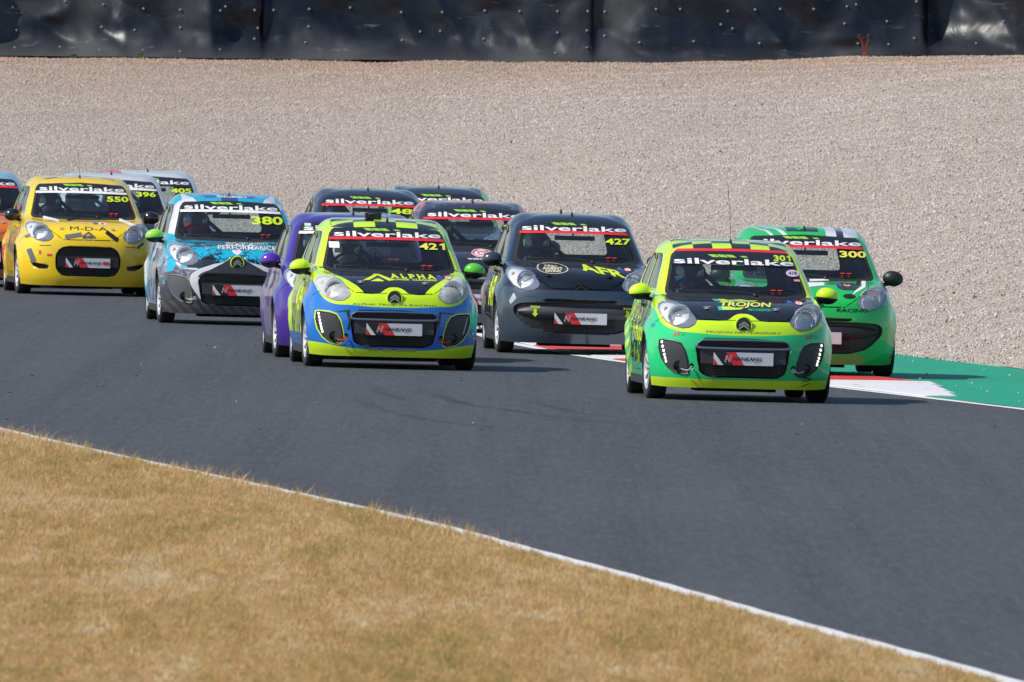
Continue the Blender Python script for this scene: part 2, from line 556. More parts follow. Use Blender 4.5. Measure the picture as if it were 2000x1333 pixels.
# gravel trap: a bed that rises to the foot of the barrier
YS = np.linspace(100, 299, 800); XS_ = np.array([run_x(y) for y in YS])
def y_edge(x):
    idx = np.where(XS_ >= x)[0]
    return float(YS[idx[-1]]) if len(idx) else 100.0
XT_S = np.linspace(-30, 30, 1201)
_ye = np.array([y_edge(x) for x in XT_S]); _k = np.exp(-np.linspace(-2.5, 2.5, 61) ** 2); _k /= _k.sum()
YE_S = np.convolve(np.pad(_ye, 30, mode='edge'), _k, mode='valid')
def gravel_z(x, y, ye=None):
    x = np.asarray(x, float); y = np.asarray(y, float)
    ye = np.maximum(np.interp(x, XT_S, YE_S), 150.0)
    t = np.clip((y - ye) / (YB - ye), 0, 1)
    r = (t ** 0.9) * np.interp(x, BX_, BZ_)
    r = r + 0.20 * (fbm(x * 0.25 + 3, y * 0.06) - 0.47) * np.minimum(1, t * 12) * np.minimum(1, (1 - t) * 14 + 0.15)
    r = r + 0.07 * (fbm(x * 0.9, y * 0.35, 3) - 0.44) * np.minimum(1, t * 20)
    # shallow furrows left by the rake
    r = r + 0.010 * np.sin(y * 2.3 + 1.3 * fbm(x * 0.4, y * 0.1) * 6 + x * 0.5) * np.minimum(1, t * 20) * np.clip(fbm(x * 0.3 + 8, y * 0.05) * 4 - 1.4, 0, 1)
    r = r + 0.012
    return float(r) if r.ndim == 0 else r
BX_ = np.linspace(-30, 30, 601); BZ_ = np.array([float(base_z(v)) for v in BX_])
gx = np.linspace(-24, 24, 385); NR = 150
vs = []; fs = []
for x in gx:
    ye = y_edge(x)
    for j in range(NR + 1):
        y = ye + (YB + 0.8 - ye) * j / NR
        vs.append((x, y, gravel_z(x, y, ye) - (0.02 if j == 0 else 0)))
for i in range(len(gx) - 1):
    for j in range(NR):
        a = i * (NR + 1) + j
        fs.append((a, a + NR + 1, a + NR + 2, a + 1))
tag(mesh_obj("gravel_trap", vs, fs, m_gravel_base(), smooth=True), kind="structure")

# --- instanced small stuff (stones, grass) through geometry nodes
def scatter(name, pts, protos, smin, smax, tilt=3.1, kind="stuff", seed=1, zrot_only=False):
    me = bpy.data.meshes.new(name)
    me.vertices.add(len(pts)); me.vertices.foreach_set("co", np.asarray(pts, dtype=np.float32).ravel()); me.update()
    o = link(bpy.data.objects.new(name, me))
    pc = bpy.data.collections.new(name + "_kinds")
    for p in protos:
        pc.objects.link(p)
    ng = bpy.data.node_groups.new(name + "_scatter", "GeometryNodeTree")
    ng.interface.new_socket("Geometry", in_out='INPUT', socket_type='NodeSocketGeometry')
    ng.interface.new_socket("Geometry", in_out='OUTPUT', socket_type='NodeSocketGeometry')
    N = ng.nodes; L = ng.links
    gi = N.new("NodeGroupInput"); go = N.new("NodeGroupOutput")
    ci = N.new("GeometryNodeCollectionInfo"); ci.inputs[0].default_value = pc
    ci.inputs["Separate Children"].default_value = True; ci.inputs["Reset Children"].default_value = True
    ip = N.new("GeometryNodeInstanceOnPoints"); ip.inputs["Pick Instance"].default_value = True
    rr = N.new("FunctionNodeRandomValue"); rr.data_type = 'FLOAT_VECTOR'
    t = 0.0 if zrot_only else tilt
    rr.inputs["Min"].default_value = (-t if not zrot_only else -0.25, -t if not zrot_only else -0.25, 0)
    rr.inputs["Max"].default_value = (t if not zrot_only else 0.25, t if not zrot_only else 0.25, 6.283)
    rr.inputs["Seed"].default_value = seed
    rs = N.new("FunctionNodeRandomValue"); rs.data_type = 'FLOAT'
    rs.inputs[2].default_value = smin; rs.inputs[3].default_value = smax; rs.inputs["Seed"].default_value = seed + 7
    ri = N.new("FunctionNodeRandomValue"); ri.data_type = 'INT'
    ri.inputs[4].default_value = 0; ri.inputs[5].default_value = len(protos) - 1; ri.inputs["Seed"].default_value = seed + 3
    L.new(gi.outputs[0], ip.inputs["Points"]); L.new(ci.outputs[0], ip.inputs["Instance"])
    L.new(ri.outputs[2], ip.inputs["Instance Index"])
    e2r = N.new("FunctionNodeEulerToRotation"); L.new(rr.outputs[0], e2r.inputs[0]); L.new(e2r.outputs[0], ip.inputs["Rotation"])
    L.new(rs.outputs[1], ip.inputs["Scale"]); L.new(ip.outputs[0], go.inputs[0])
    md = o.modifiers.new("scatter", 'NODES'); md.node_group = ng
    tag(o, kind=kind)
    return o

def pebble(seed, mat, flat=0.75):
    rs = random.Random(seed)
    bm = bmesh.new(); bmesh.ops.create_icosphere(bm, subdivisions=1, radius=1)
    for v in bm.verts:
        v.co *= rs.uniform(0.72, 1.15); v.co.z *= flat
    me = bpy.data.meshes.new("pebble"); bm.to_mesh(me); bm.free(); me.materials.append(mat)
    return bpy.data.objects.new("pebble", me)
M_STONE = m_stone("gravel stone")
rng = np.random.RandomState(11)
half = lambda y: 1000.0 / FPX * y
pts = []
xs_tab = np.linspace(-11, 11, 441); ye_tab = np.array([y_edge(x) for x in xs_tab])
NST = 700000
cx = rng.uniform(-10.5, 10.5, NST); cy = rng.uniform(172, 299.7, NST)
ok = (np.abs(cx) < cy * 1000 / FPX + 1.2) & (cy > np.interp(cx, xs_tab, ye_tab) - 0.10)
cx = cx[ok]; cy = cy[ok]; cye = np.interp(cx, xs_tab, ye_tab)
cz = gravel_z(cx, cy) + rng.uniform(-0.004, 0.008, len(cx))
scatter("gravel_stones", np.stack([cx, cy, cz], 1), [pebble(i, M_STONE) for i in range(5)], 0.0065, 0.0150, seed=4)
# a few bigger lumps on the bed and loose stones flicked on to the run-off and the track
def rnd_pts(n, y0, y1, xa, xb, z, seed):
    rs = np.random.RandomState(seed); out = []
    for _ in range(n):
        y = rs.uniform(y0, y1); x = xa(y) + (xb(y) - xa(y)) * rs.rand(); out.append((x, y, z(x, y)))
    return out
lump = rnd_pts(900, 185, 298, lambda y: max(-half(y) - 1, run_x(y) + 0.3), lambda y: half(y) + 1, lambda x, y: gravel_z(x, y) + 0.015, 8)
scatter("gravel_lumps", lump, [pebble(20 + i, M_STONE) for i in range(4)], 0.014, 0.026, seed=9)
flick = rnd_pts(120, 172, 206, lambda y: far_x(y) + 0.3, lambda y: run_x(y) + 0.2, lambda x, y: 0.018, 21)
flick += rnd_pts(34, 170, 184, lambda y: near_x(y) + 0.15, lambda y: near_x(y) + 1.6, lambda x, y: 0.012, 22)
flick += rnd_pts(12, 150, 205, lambda y: near_x(y) + 0.5, lambda y: far_x(y) - 0.3, lambda x, y: 0.008, 23)
scatter("flicked_stones", flick, [pebble(30 + i, M_STONE) for i in range(4)], 0.007, 0.014, seed=10)
M_MARB = plain("rubber crumb", (0.012, 0.012, 0.013), 0.8)
crumb = rnd_pts(45, 150, 200, lambda y: near_x(y) + 0.2, lambda y: far_x(y) - 0.2, lambda x, y: 0.004, 24)
crumb += rnd_pts(26, 165, 186, lambda y: near_x(y) + 0.2, lambda y: near_x(y) + 2.2, lambda x, y: 0.004, 25)
scatter("rubber_crumbs", crumb, [pebble(40 + i, M_MARB, 0.3) for i in range(3)], 0.008, 0.018, tilt=0.2, seed=12)

# grass verge
def verge_z(x, y):
    d = near_x(y) - x
    return 0.006 + 0.03 * min(1, max(0, (d - 0.1) / 0.9)) + 0.10 * (float(fbm(x * 0.8, y * 0.15, 3)) - 0.3) * min(1, max(0, d / 1.5))
vs = []; fs = []
yy = np.linspace(60, 215, 240); NX = 30
for y in yy:
    xe = near_x(y) + 0.015 * math.sin(y * 7) + 0.01
    for k in range(NX + 1):
        x = xe - 24.0 * (k / NX) ** 2
        vs.append((x, y, verge_z(x, y)))
for i in range(len(yy) - 1):
    for k in range(NX):
        a = i * (NX + 1) + k
        fs.append((a, a + 1, a + NX + 2, a + NX + 1))
tag(mesh_obj("grass_verge", vs, fs, M_SOIL, smooth=True), kind="structure")
M_GRASS = m_grass("dry grass", 1)
def tuft(seed, n, h, spread):
    rs = random.Random(seed); vs = []; fs = []
    for _ in range(n):
        a = rs.uniform(0, 6.28); r = spread * rs.random() ** 0.6
        bx, by = r * math.cos(a), r * math.sin(a)
        hh = h * rs.uniform(0.45, 1.1); l = rs.uniform(0.1, 1.1) * hh
        b = rs.uniform(0, 6.28); dx, dy = math.cos(b), math.sin(b); w = 0.0014 * rs.uniform(0.8, 1.6)
        ca, sa = math.cos(a + 1.3), math.sin(a + 1.3)
        o = len(vs)
        for t, ww in ((0, 1), (0.5, 0.9), (1, 0.15)):
            cxp, cyp, cz_ = bx + dx * l * t * t, by + dy * l * t * t, hh * (t - 0.22 * t * t * l / hh)
            vs.append((cxp - ca * w * ww, cyp - sa * w * ww, cz_)); vs.append((cxp + ca * w * ww, cyp + sa * w * ww, cz_))
        fs += [(o, o + 1, o + 3, o + 2), (o + 2, o + 3, o + 5, o + 4)]
    me = mesh_from("tuft", vs, fs, [M_GRASS])
    return bpy.data.objects.new("tuft", me)
rs = np.random.RandomState(3)
gp = []
for _ in range(150000):
    y = 88 + (188 - 88) * rs.rand()
    xl = -half(y) - 0.7; xr = near_x(y) - 0.05 + 0.04 * float(vnoise(y * 1.7, 5.0))
    if xr < xl: continue
    if rs.rand() > (xr - xl) / 5.2: continue
    x = xl + (xr - xl) * rs.rand()
    gp.append((x, y, verge_z(x, y) - 0.004))
scatter("dry_grass", gp, [tuft(i, 30, 0.050, 0.055) for i in range(5)] + [tuft(50, 18, 0.075, 0.05)], 0.45, 0.95, seed=31, zrot_only=True)
gp = []
for _ in range(9000):
    y = 88 + 100 * rs.rand(); xl = -half(y) - 0.7; xr = near_x(y) - 0.12
    if xr < xl or rs.rand() > (xr - xl) / 5.2: continue
    x = xl + (xr - xl) * rs.rand()
    if vnoise(x * 1.3, y * 0.13) < 0.42: continue
    gp.append((x, y, verge_z(x, y) - 0.004))
scatter("tall_dry_grass", gp, [tuft(90 + i, 7, 0.11, 0.05) for i in range(4)], 0.5, 1.0, seed=41, zrot_only=True)
# taller seed heads along the edge of the track
gp = []
for _ in range(650):
    y = rs.uniform(118, 188); d = abs(rs.normal(0, 0.16))
    x = near_x(y) - 0.02 - d
    gp.append((x, y, verge_z(x, y) - 0.004))
scatter("edge_grass", gp, [tuft(70 + i, 9, 0.10, 0.04) for i in range(3)], 0.5, 1.25, seed=35, zrot_only=True)

# skid marks: rubber laid on the track
def m_rubber():
    n = NT("laid rubber")
    co = n.coords("Object")[0]
    n.set(color=(0.016, 0.016, 0.018), rough=0.7)
    uvn = n.n("ShaderNodeUVMap")
    sp = n.n("ShaderNodeSeparateXYZ"); n.ln(uvn.outputs[0], sp.inputs[0])
    e = n.m('SUBTRACT', 1.0, n.m('ABSOLUTE', n.m('SUBTRACT', n.m('MULTIPLY', sp.outputs[0], 2.0), 1.0)))
    k = n.m('MULTIPLY', n.m('POWER', e, 0.7), n.m('SUBTRACT', n.noise(5, n.mapping(co, (1, 0.1, 1)), 4), 0.15))
    k = n.m('MULTIPLY', k, n.m('MULTIPLY', n.m('MULTIPLY', sp.outputs[1], n.m('SUBTRACT', 1.0, sp.outputs[1])), 4.0), clamp=True)
    tr = n.n("ShaderNodeBsdfTransparent"); mx = n.n("ShaderNodeMixShader")
    n.ln(n.m('MULTIPLY', k, 0.48, clamp=True), mx.inputs[0]); n.ln(tr.outputs[0], mx.inputs[1]); n.ln(n.b.outputs[0], mx.inputs[2]); n.ln(mx.outputs[0], n.out.inputs[0])
    return n.mat
M_SKID = m_rubber()
def skid(px, w):
    P = [ground_at(600 + x / 2.857, 620 + y / 2.857, 0.003) for x, y in px]
    Q = []
    for i in range(len(P) - 1):
        p0, p1, p2, p3 = P[max(0, i - 1)], P[i], P[i + 1], P[min(len(P) - 1, i + 2)]
        for k in range(8):
            t = k / 8
            Q.append(0.5 * ((2 * p1) + (p2 - p0) * t + (2 * p0 - 5 * p1 + 4 * p2 - p3) * t * t + (3 * p1 - p0 - 3 * p2 + p3) * t**3))
    Q.append(P[-1])
    vs = []; fs = []
    for i, q in enumerate(Q):
        t = (Q[min(i + 1, len(Q) - 1)] - Q[max(0, i - 1)]).normalized(); s = Vector((t.y, -t.x, 0)) * w / 2
        vs += [q - s, q + s]
    for i in range(len(Q) - 1): fs.append((2 * i, 2 * i + 1, 2 * i + 3, 2 * i + 2))
    o = mesh_obj("skid_mark", vs, fs, M_SKID)
    uv = o.data.uv_layers.new(name="UVMap")
    nq = len(Q) - 1
    for p in o.data.polygons:
        for li in p.loop_indices:
            vi = o.data.loops[li].vertex_index
            uv.data[li].uv = (vi % 2, (vi // 2) / nq)
    tag(o, kind="structure")
skid([(640, 395), (650, 420), (760, 450), (900, 488), (1100, 513), (1300, 543), (1600, 580), (2000, 612), (2500, 650)], 0.20)
skid([(740, 395), (742, 425), (790, 455), (900, 485), (1050, 503)], 0.16)
skid([(280, 430), (300, 460), (400, 510), (550, 548), (700, 575), (900, 600), (1100, 620), (1350, 640)], 0.22)
skid([(1220, 450), (1320, 489), (1500, 530), (1650, 552)], 0.16)
skid([(390, 370), (400, 410), (470, 440), (600, 470)], 0.2)

# --- tyre barrier behind the gravel, wrapped in black plastic sheeting
def m_sheet():
    n = NT("black plastic sheeting")
    co = n.coords("Object")[0]
    dust_sheen = n.noise(0.75, n.mapping(co, (1.2, 1, 0.8), rot=(0, 0.35, 0)), 2, 0.4, 0.2)  # dusty grey patches that also paint in the sheeting's lit areas
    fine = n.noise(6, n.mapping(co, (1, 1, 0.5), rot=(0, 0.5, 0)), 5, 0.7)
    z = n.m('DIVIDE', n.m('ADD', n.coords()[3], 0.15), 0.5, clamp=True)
    low = n.m('POWER', n.m('SUBTRACT', 1.0, z), 2.0)  # paler foot: sheen of the spreading sheet put into the colour
    f = n.m('ADD', n.ramp(dust_sheen, [(0.46, (0.02, 0.02, 0.02)), (0.57, (0.18, 0.18, 0.18)), (0.74, (0.4, 0.4, 0.4))]), n.m('MULTIPLY', low, 0.38), clamp=True)
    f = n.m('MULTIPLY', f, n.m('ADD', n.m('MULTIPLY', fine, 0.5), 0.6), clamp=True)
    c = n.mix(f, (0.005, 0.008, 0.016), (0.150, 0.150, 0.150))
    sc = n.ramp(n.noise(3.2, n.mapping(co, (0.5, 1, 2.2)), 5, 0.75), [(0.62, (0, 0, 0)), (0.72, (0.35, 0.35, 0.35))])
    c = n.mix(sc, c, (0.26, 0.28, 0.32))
    rust = n.noise(2.1, n.mapping(co, (1, 1, 1.4), loc=(4, 0, 2)), 5, 0.7)
    c = n.mix(n.ramp(rust, [(0.72, (0, 0, 0)), (0.76, (0.4, 0.4, 0.4))]), c, (0.40, 0.17, 0.08))
    n.bump(n.noise(2.2, n.mapping(co, (1, 1, 0.7)), 3, 0.5, 0.6), 0.35, 0.05)
    return n.set(color=c, rough=n.m('ADD', n.m('MULTIPLY', f, 0.4), 0.36), spec=0.36)
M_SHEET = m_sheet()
bar = link(bpy.data.objects.new("tyre_barrier", None)); bar.location = (0, YB, 2.9)
tag(bar, "long tyre barrier wrapped in bolted black plastic sheeting at the top of the gravel trap", "barrier")
cuts = [-1600, -700, -120, 498, 1142, 1795, 2400, 3400]
sheets = [((cuts[i] - 1000) / SB, (cuts[i + 1] - 1000) / SB) for i in range(len(cuts) - 1)]
_rc = random.Random(12)
CREX = [-20.0]
while CREX[-1] < 22: CREX.append(CREX[-1] + _rc.choice((.25, .5, .9, 1.4, 2.0)) * _rc.uniform(.8, 1.2))
CREY = [_rc.uniform(-1, 1) for _ in CREX]; CREZ = [_rc.uniform(-.5, .5) for _ in CREX]
def fold(x, z, k):
    "how far the sheet bulges towards the track"
    xs_ = x + .35 * z * float(np.interp(x, CREX, CREZ))
    d = 0.27 * float(np.interp(xs_, CREX, CREY))
    rn = 1 - abs(2 * float(vnoise(x * 1.1 + z * .9 + 11, z * 1.2 - x * .4 + k)) - 1)
    d += 0.09 * rn * rn
    d += 0.16 * (float(fbm(x * 0.8 + k * 7 + z * 0.5, z * 0.45 + k, 2)) - 0.40)
    d += 0.10 * abs(float(vnoise(x * 1.3 + z * 1.5 + k, z * 0.9 + 3)) - 0.5) * 2
    d += 0.03 * (float(vnoise(x * 2.6 - z * 1.6 + k, z * 1.1 + 9)) - 0.5)
    d += 0.06 * abs(float(fbm(x * 1.7 + z * 1.4 + 5, z * 1.8 - x * 0.5, 3)) - 0.45) * 2
    return d
for k, (x0, x1) in enumerate(sheets):
    vs = []; fs = []
    nx = int((x1 - x0) / 0.035); nz = 34
    for i in range(nx + 1):
        x = x0 + (x1 - x0 + 0.03) * i / nx
        zb = float(base_z(x)) - 0.03
        foot = 0.25 + 0.5 * float(fbm(x * 0.9 + 40, 2.0, 3))
        for j in range(nz + 1):
            t = j / nz
            h = 1.55 * t
            f = fold(x, h, k) * min(1, 0.25 + h * 2.5)
            e = min(i, nx - i) / nx * (x1 - x0)
            edge = 0.09 * math.exp(-e / 0.05) * (1 if i < nx / 2 else -1)
            flare = foot * 1.1 * math.exp(-h / 0.20)
            vs.append((x, -f - flare - edge - 0.015 * (k % 2) - 0.1 + 0.06 * h, zb + h - 2.9 + 0.05 * foot * math.exp(-h / 0.1)))
    for i in range(nx):
        for j in range(nz):
            a = i * (nz + 1) + j
            fs.append((a, a + nz + 1, a + nz + 2, a + 1))
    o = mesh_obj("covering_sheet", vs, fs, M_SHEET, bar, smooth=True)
    # the tyre stack behind it
    mb = MB()
    for i in range(int((x1 - x0) / 0.62)):
        for j in range(6):
            mb.lathe([(-0.12, 0.16), (-0.12, 0.28), (-0.08, 0.31), (0.08, 0.31), (0.12, 0.28), (0.12, 0.16)], (x0 + 0.31 + i * 0.62, 0.72, float(base_z(x0)) - 2.9 + 0.05 + 0.245 * j), 'Z', 14)
    mb.build("tyre_stack", M_RUBBER, bar)
# bolts with washers that hold the sheets: read off the photograph in pixels
bolts = [(8, 14), (110, 3), (185, 9), (264, 17), (336, 19), (424, 13), (414, 21), (481, 20), (518, 20), (587, 18), (667, 15), (767, 24), (847, 24), (930, 21), (998, 22),
         (17, 59), (103, 92), (183, 53), (337, 54), (488, 55), (482, 76), (587, 52), (582, 83), (770, 79), (805, 62), (844, 61), (929, 76), (181, 98), (15, 93), (266, 98), (338, 101), (416, 97), (248, 59),
         (1072, 22), (1131, 22), (1164, 23), (1264, 18), (1311, 18), (1404, 22), (1457, 19), (1506, 18), (1571, 18), (1636, 13), (1654, 9), (1990, 4), (1772, 3),
         (1073, 64), (1130, 60), (1165, 70), (1391, 48), (1414, 56), (1632, 46), (1715, 42), (1942, 42), (1131, 93), (1070, 104), (1233, 83), (1339, 81), (1467, 85), (1659, 85), (1719, 87), (1769, 75), (1890, 85)]
dg = bpy.context.evaluated_depsgraph_get()
mbb = MB(); mbb.lathe([(0.0, 0.001), (-0.004, 0.018), (0.004, 0.019), (0.008, 0.014)], n=12, axis='Y'); mbb.lathe([(-0.022, 0.001), (-0.02, 0.012), (-0.003, 0.013)], n=6, axis='Y')
bolt_me = mbb.mesh("bolt", [plain("galvanised bolt", (0.42, 0.42, 0.41), 0.4, 0.2)])
for bx, by in bolts:
    x = (bx - 1000) / SB; yh = 107 + 0.026 * (bx - 1000)
    z = HCAM - (by - yh) / SB
    k = next(i for i, s in enumerate(sheets) if s[0] <= x <= s[1])
    h = z - float(base_z(x)) + 0.03
    y = -fold(x, h, k) * min(1, 0.25 + h * 2.5) - (0.25 + 0.5 * float(fbm(x * 0.9 + 40, 2.0, 3))) * 1.1 * math.exp(-h / 0.20) - 0.015 * (k % 2) - 0.1 + 0.06 * h - 0.012
    o = link(bpy.data.objects.new("bolt", bolt_me), bar)
    o.location = (x, y, z - 2.9)
# a dead weed standing against the sheeting and small green shoots at its foot
def weed(name, px, n, h, colr, label):
    rs2 = random.Random(px)
    x = (px - 1000) / SB; z0 = float(base_z(x)) - 0.02; mb = MB()
    for i in range(n):
        a = rs2.uniform(-0.35, 0.35); hh = h * rs2.uniform(0.5, 1)
        p = [(0.02 * rs2.uniform(-1, 1), 0, 0), (a * hh * 0.4, rs2.uniform(-.03, .03), hh * 0.5), (a * hh, rs2.uniform(-.05, .05), hh)]
        mb.tube(p, [0.006, 0.004, 0.002], 5)
        for q in range(7):
            t = 0.25 + 0.75 * q / 7; c = Vector((a * hh * t, 0, hh * t)); s = rs2.choice((-1, 1)) * 0.03
            mb.add([c, c + Vector((s, 0.01, 0.012)), c + Vector((s * 1.2, -0.01, 0.035)), c + Vector((0, 0, 0.02))], [(0, 1, 2, 3)])
    o = mb.build(name, plain(name + " leaf", colr, 0.8)); o.location = (x, YB - 1.05, gravel_z(x, YB - 1.05))
    tag(o, label, "weed")
weed("dead_weed", 1672, 5, 0.36, (0.30, 0.10, 0.05), "reddish brown dead weed standing against the black sheeting on the right")
weed("green_weed", 262, 4, 0.08, (0.16, 0.22, 0.07), "small green weed at the foot of the black sheeting above the cyan car")
weed("low_weed", 133, 4, 0.07, (0.12, 0.17, 0.05), "tiny green shoot at the foot of the black sheeting near the left end")
# yellow flowers in the verge
for i, (fx, fy) in enumerate([(524, 1003), (536, 1000), (547, 998), (800, 1058)]):
    p = ground_at(fx, fy, 0.05); mb = MB()
    mb.tube([(0, 0, -0.05), (0.003, 0, 0.02)], 0.0015, 5, 0)
    for k in range(8):
        w = k * math.pi / 4
        mb.add([(0, 0, 0.02), (0.012 * math.cos(w - .3), 0.012 * math.sin(w - .3), 0.026), (0.018 * math.cos(w), 0.018 * math.sin(w), 0.028), (0.012 * math.cos(w + .3), 0.012 * math.sin(w + .3), 0.026)], [(0, 1, 2, 3)], 1)
    o = mb.build("yellow_flower", [plain("flower stem", (0.12, 0.2, 0.03), 0.7), plain("yellow petals", (0.8, 0.62, 0.02), 0.6)])
    o.location = p
    tag(o, ["leftmost of three small yellow flowers close together in the dry grass", "middle of three small yellow flowers close together in the dry grass",
            "rightmost of three small yellow flowers close together in the dry grass", "single yellow flower in the dry grass apart from the cluster of three"][i], "flower", "yellow flowers in the verge")
# ------------------------------------------------------------------ the small hatchback: measured control net of its shell
# half outline, 14 columns: front centre ... corner ... flank ... rear corner ... rear centre
NX0 = [
 # x, y, z rows from sill to roof
 ([0,.22,.42,.56,.67,.735,.76,.76,.76,.76,.74,.62,.38,0], [.05,.06,.10,.18,.30,.45,.73,1.3,1.9,2.6,3.05,3.28,3.36,3.38], [.135,.135,.135,.135,.137,.145,.16,.16,.16,.17,.19,.22,.22,.22]),
 ([0,.22,.43,.585,.70,.765,.79,.785,.785,.79,.775,.65,.40,0], [.02,.03,.07,.15,.27,.43,.73,1.3,1.9,2.6,3.05,3.31,3.40,3.42], [.19,.19,.19,.19,.19,.195,.21,.22,.22,.23,.24,.26,.26,.26]),
 ([0,.22,.43,.595,.72,.785,.805,.795,.795,.81,.795,.67,.41,0], [0,.01,.05,.125,.245,.42,.73,1.3,1.9,2.6,3.05,3.33,3.42,3.44], [.33]*10+[.36,.38,.38,.38]),
 ([0,.22,.43,.595,.725,.79,.81,.80,.80,.815,.80,.675,.41,0], [0,.01,.045,.12,.24,.42,.73,1.3,1.9,2.6,3.05,3.33,3.42,3.44], [.50]*10+[.51,.52,.52,.52]),
 ([0,.22,.425,.59,.715,.785,.81,.80,.80,.815,.80,.67,.41,0], [.02,.03,.065,.14,.26,.43,.73,1.3,1.9,2.6,3.05,3.31,3.39,3.41], [.62]*10+[.63,.64,.64,.64]),
 ([0,.22,.415,.575,.70,.775,.80,.79,.79,.805,.785,.65,.40,0], [.05,.06,.10,.175,.29,.45,.73,1.3,1.9,2.6,3.05,3.30,3.38,3.40], [.70,.70,.705,.71,.715,.715,.715,.71,.71,.72,.73,.74,.74,.74]),
 ([0,.215,.40,.555,.68,.755,.785,.775,.775,.79,.77,.63,.39,0], [.17,.18,.215,.27,.36,.50,.76,1.3,1.9,2.6,3.04,3.28,3.36,3.38], [.785,.785,.785,.79,.795,.79,.79,.785,.785,.80,.81,.82,.82,.82]),
 ([0,.21,.39,.53,.65,.725,.765,.765,.765,.78,.755,.61,.37,0], [.42,.43,.455,.50,.58,.68,.87,1.32,1.9,2.6,3.03,3.25,3.33,3.35], [.865,.865,.862,.865,.875,.87,.86,.86,.865,.88,.89,.90,.90,.90]),
 ([0,.21,.39,.53,.635,.705,.745,.755,.755,.765,.74,.59,.36,0], [.86,.87,.89,.93,1.00,1.10,1.24,1.5,1.95,2.55,3.01,3.22,3.29,3.31], [.92,.92,.92,.92,.925,.93,.935,.94,.95,.965,.975,.98,.98,.98]),
 ([0,.20,.37,.495,.60,.66,.70,.71,.71,.72,.695,.56,.33,0], [1.09,1.095,1.11,1.15,1.22,1.33,1.48,1.75,2.1,2.62,2.99,3.19,3.26,3.28], [1.06,1.06,1.058,1.055,1.055,1.06,1.07,1.07,1.075,1.08,1.08,1.08,1.085,1.085]),
 ([0,.19,.35,.47,.565,.625,.655,.66,.66,.665,.64,.52,.30,0], [1.34,1.345,1.36,1.40,1.46,1.57,1.72,1.95,2.25,2.68,2.97,3.14,3.22,3.24], [1.205,1.205,1.20,1.195,1.185,1.185,1.195,1.20,1.205,1.205,1.19,1.18,1.185,1.19]),
 ([0,.18,.33,.44,.53,.585,.605,.605,.605,.59,.56,.47,.25,0], [1.60,1.605,1.62,1.645,1.70,1.82,2.0,2.25,2.5,2.8,3.03,3.15,3.19,3.20], [1.335,1.335,1.325,1.315,1.295,1.295,1.31,1.325,1.32,1.30,1.275,1.265,1.27,1.275]),
 ([0,.165,.30,.40,.475,.52,.535,.535,.535,.52,.49,.41,.22,0], [1.72,1.725,1.74,1.765,1.81,1.90,2.06,2.3,2.52,2.78,2.98,3.08,3.11,3.12], [1.367,1.366,1.36,1.352,1.345,1.352,1.362,1.370,1.364,1.347,1.32,1.31,1.315,1.32]),
 ([0,.10,.18,.25,.30,.33,.34,.34,.34,.33,.30,.25,.14,0], [1.98,1.98,1.99,2.0,2.03,2.1,2.2,2.35,2.5,2.66,2.78,2.85,2.88,2.88], [1.398,1.398,1.396,1.393,1.390,1.392,1.396,1.400,1.398,1.388,1.378,1.370,1.368,1.368]),
 ([0]*14, [2.2,2.2,2.21,2.22,2.24,2.27,2.31,2.36,2.42,2.48,2.52,2.56,2.59,2.6], [1.409]*8+[1.407,1.404,1.402,1.400,1.399,1.399]),
]
def _reshape():
    hw = {1: .772, 2: .782, 3: .786, 4: .784, 5: .757, 6: .735, 7: .720, 8: .702, 9: .668, 10: .625, 11: .578}
    c4 = {8: .645, 9: .610, 10: .572, 11: .538}; c5 = {8: .683, 9: .646, 10: .606, 11: .563}
    for r, w in hw.items():
        X = NX0[r][0]; f = w / X[7]
        for c in range(5, 13): X[c] *= f
        if r < 8: X[4] *= (1 + f) / 2
        if r in c4: X[4] = c4[r]; X[5] = c5[r]
    for c in range(4, 13): NX0[12][0][c] *= .955; NX0[13][0][c] *= 1.0
    for r, dz in ((0, -.022), (7, -.006), (8, -.018), (9, -.018), (10, -.018), (11, -.018), (12, -.012), (13, -.018), (14, -.020)):
        NX0[r][2][:] = [z + dz for z in NX0[r][2]]
    for c in range(6, 11): NX0[12][2][c] += .010; NX0[11][2][c] += .006
_reshape()
def crom(P, sub, close_ends=None):
    "dense chord-length Hermite interpolation of P (n, m, 3) along axis 0"
    n = P.shape[0]; out = []
    d = np.linalg.norm(np.diff(P, axis=0), axis=2) + 1e-6
    D = np.diff(P, axis=0) / d[..., None]
    T = np.zeros_like(P)
    T[1:-1] = (D[:-1] * d[1:, :, None] + D[1:] * d[:-1, :, None]) / (d[:-1] + d[1:])[..., None]
    T[0] = D[0]; T[-1] = D[-1]
    if close_ends:           # the two ends lie on the mirror plane
        for e, Dd in ((0, D[0]), (-1, D[-1])):
            t = Dd.copy(); t[:, 1:] = 0; T[e] = t / (np.linalg.norm(t, axis=1)[:, None] + 1e-9)
    for i in range(n - 1):
        s = sub[i] if isinstance(sub, (list, tuple)) else sub
        for k in range(s):
            u = k / s; h = d[i][:, None]
            out.append((2*u**3-3*u*u+1) * P[i] + (u**3-2*u*u+u) * h * T[i] + (-2*u**3+3*u*u) * P[i+1] + (u**3-u*u) * h * T[i+1])
    out.append(P[-1])
    return np.array(out)
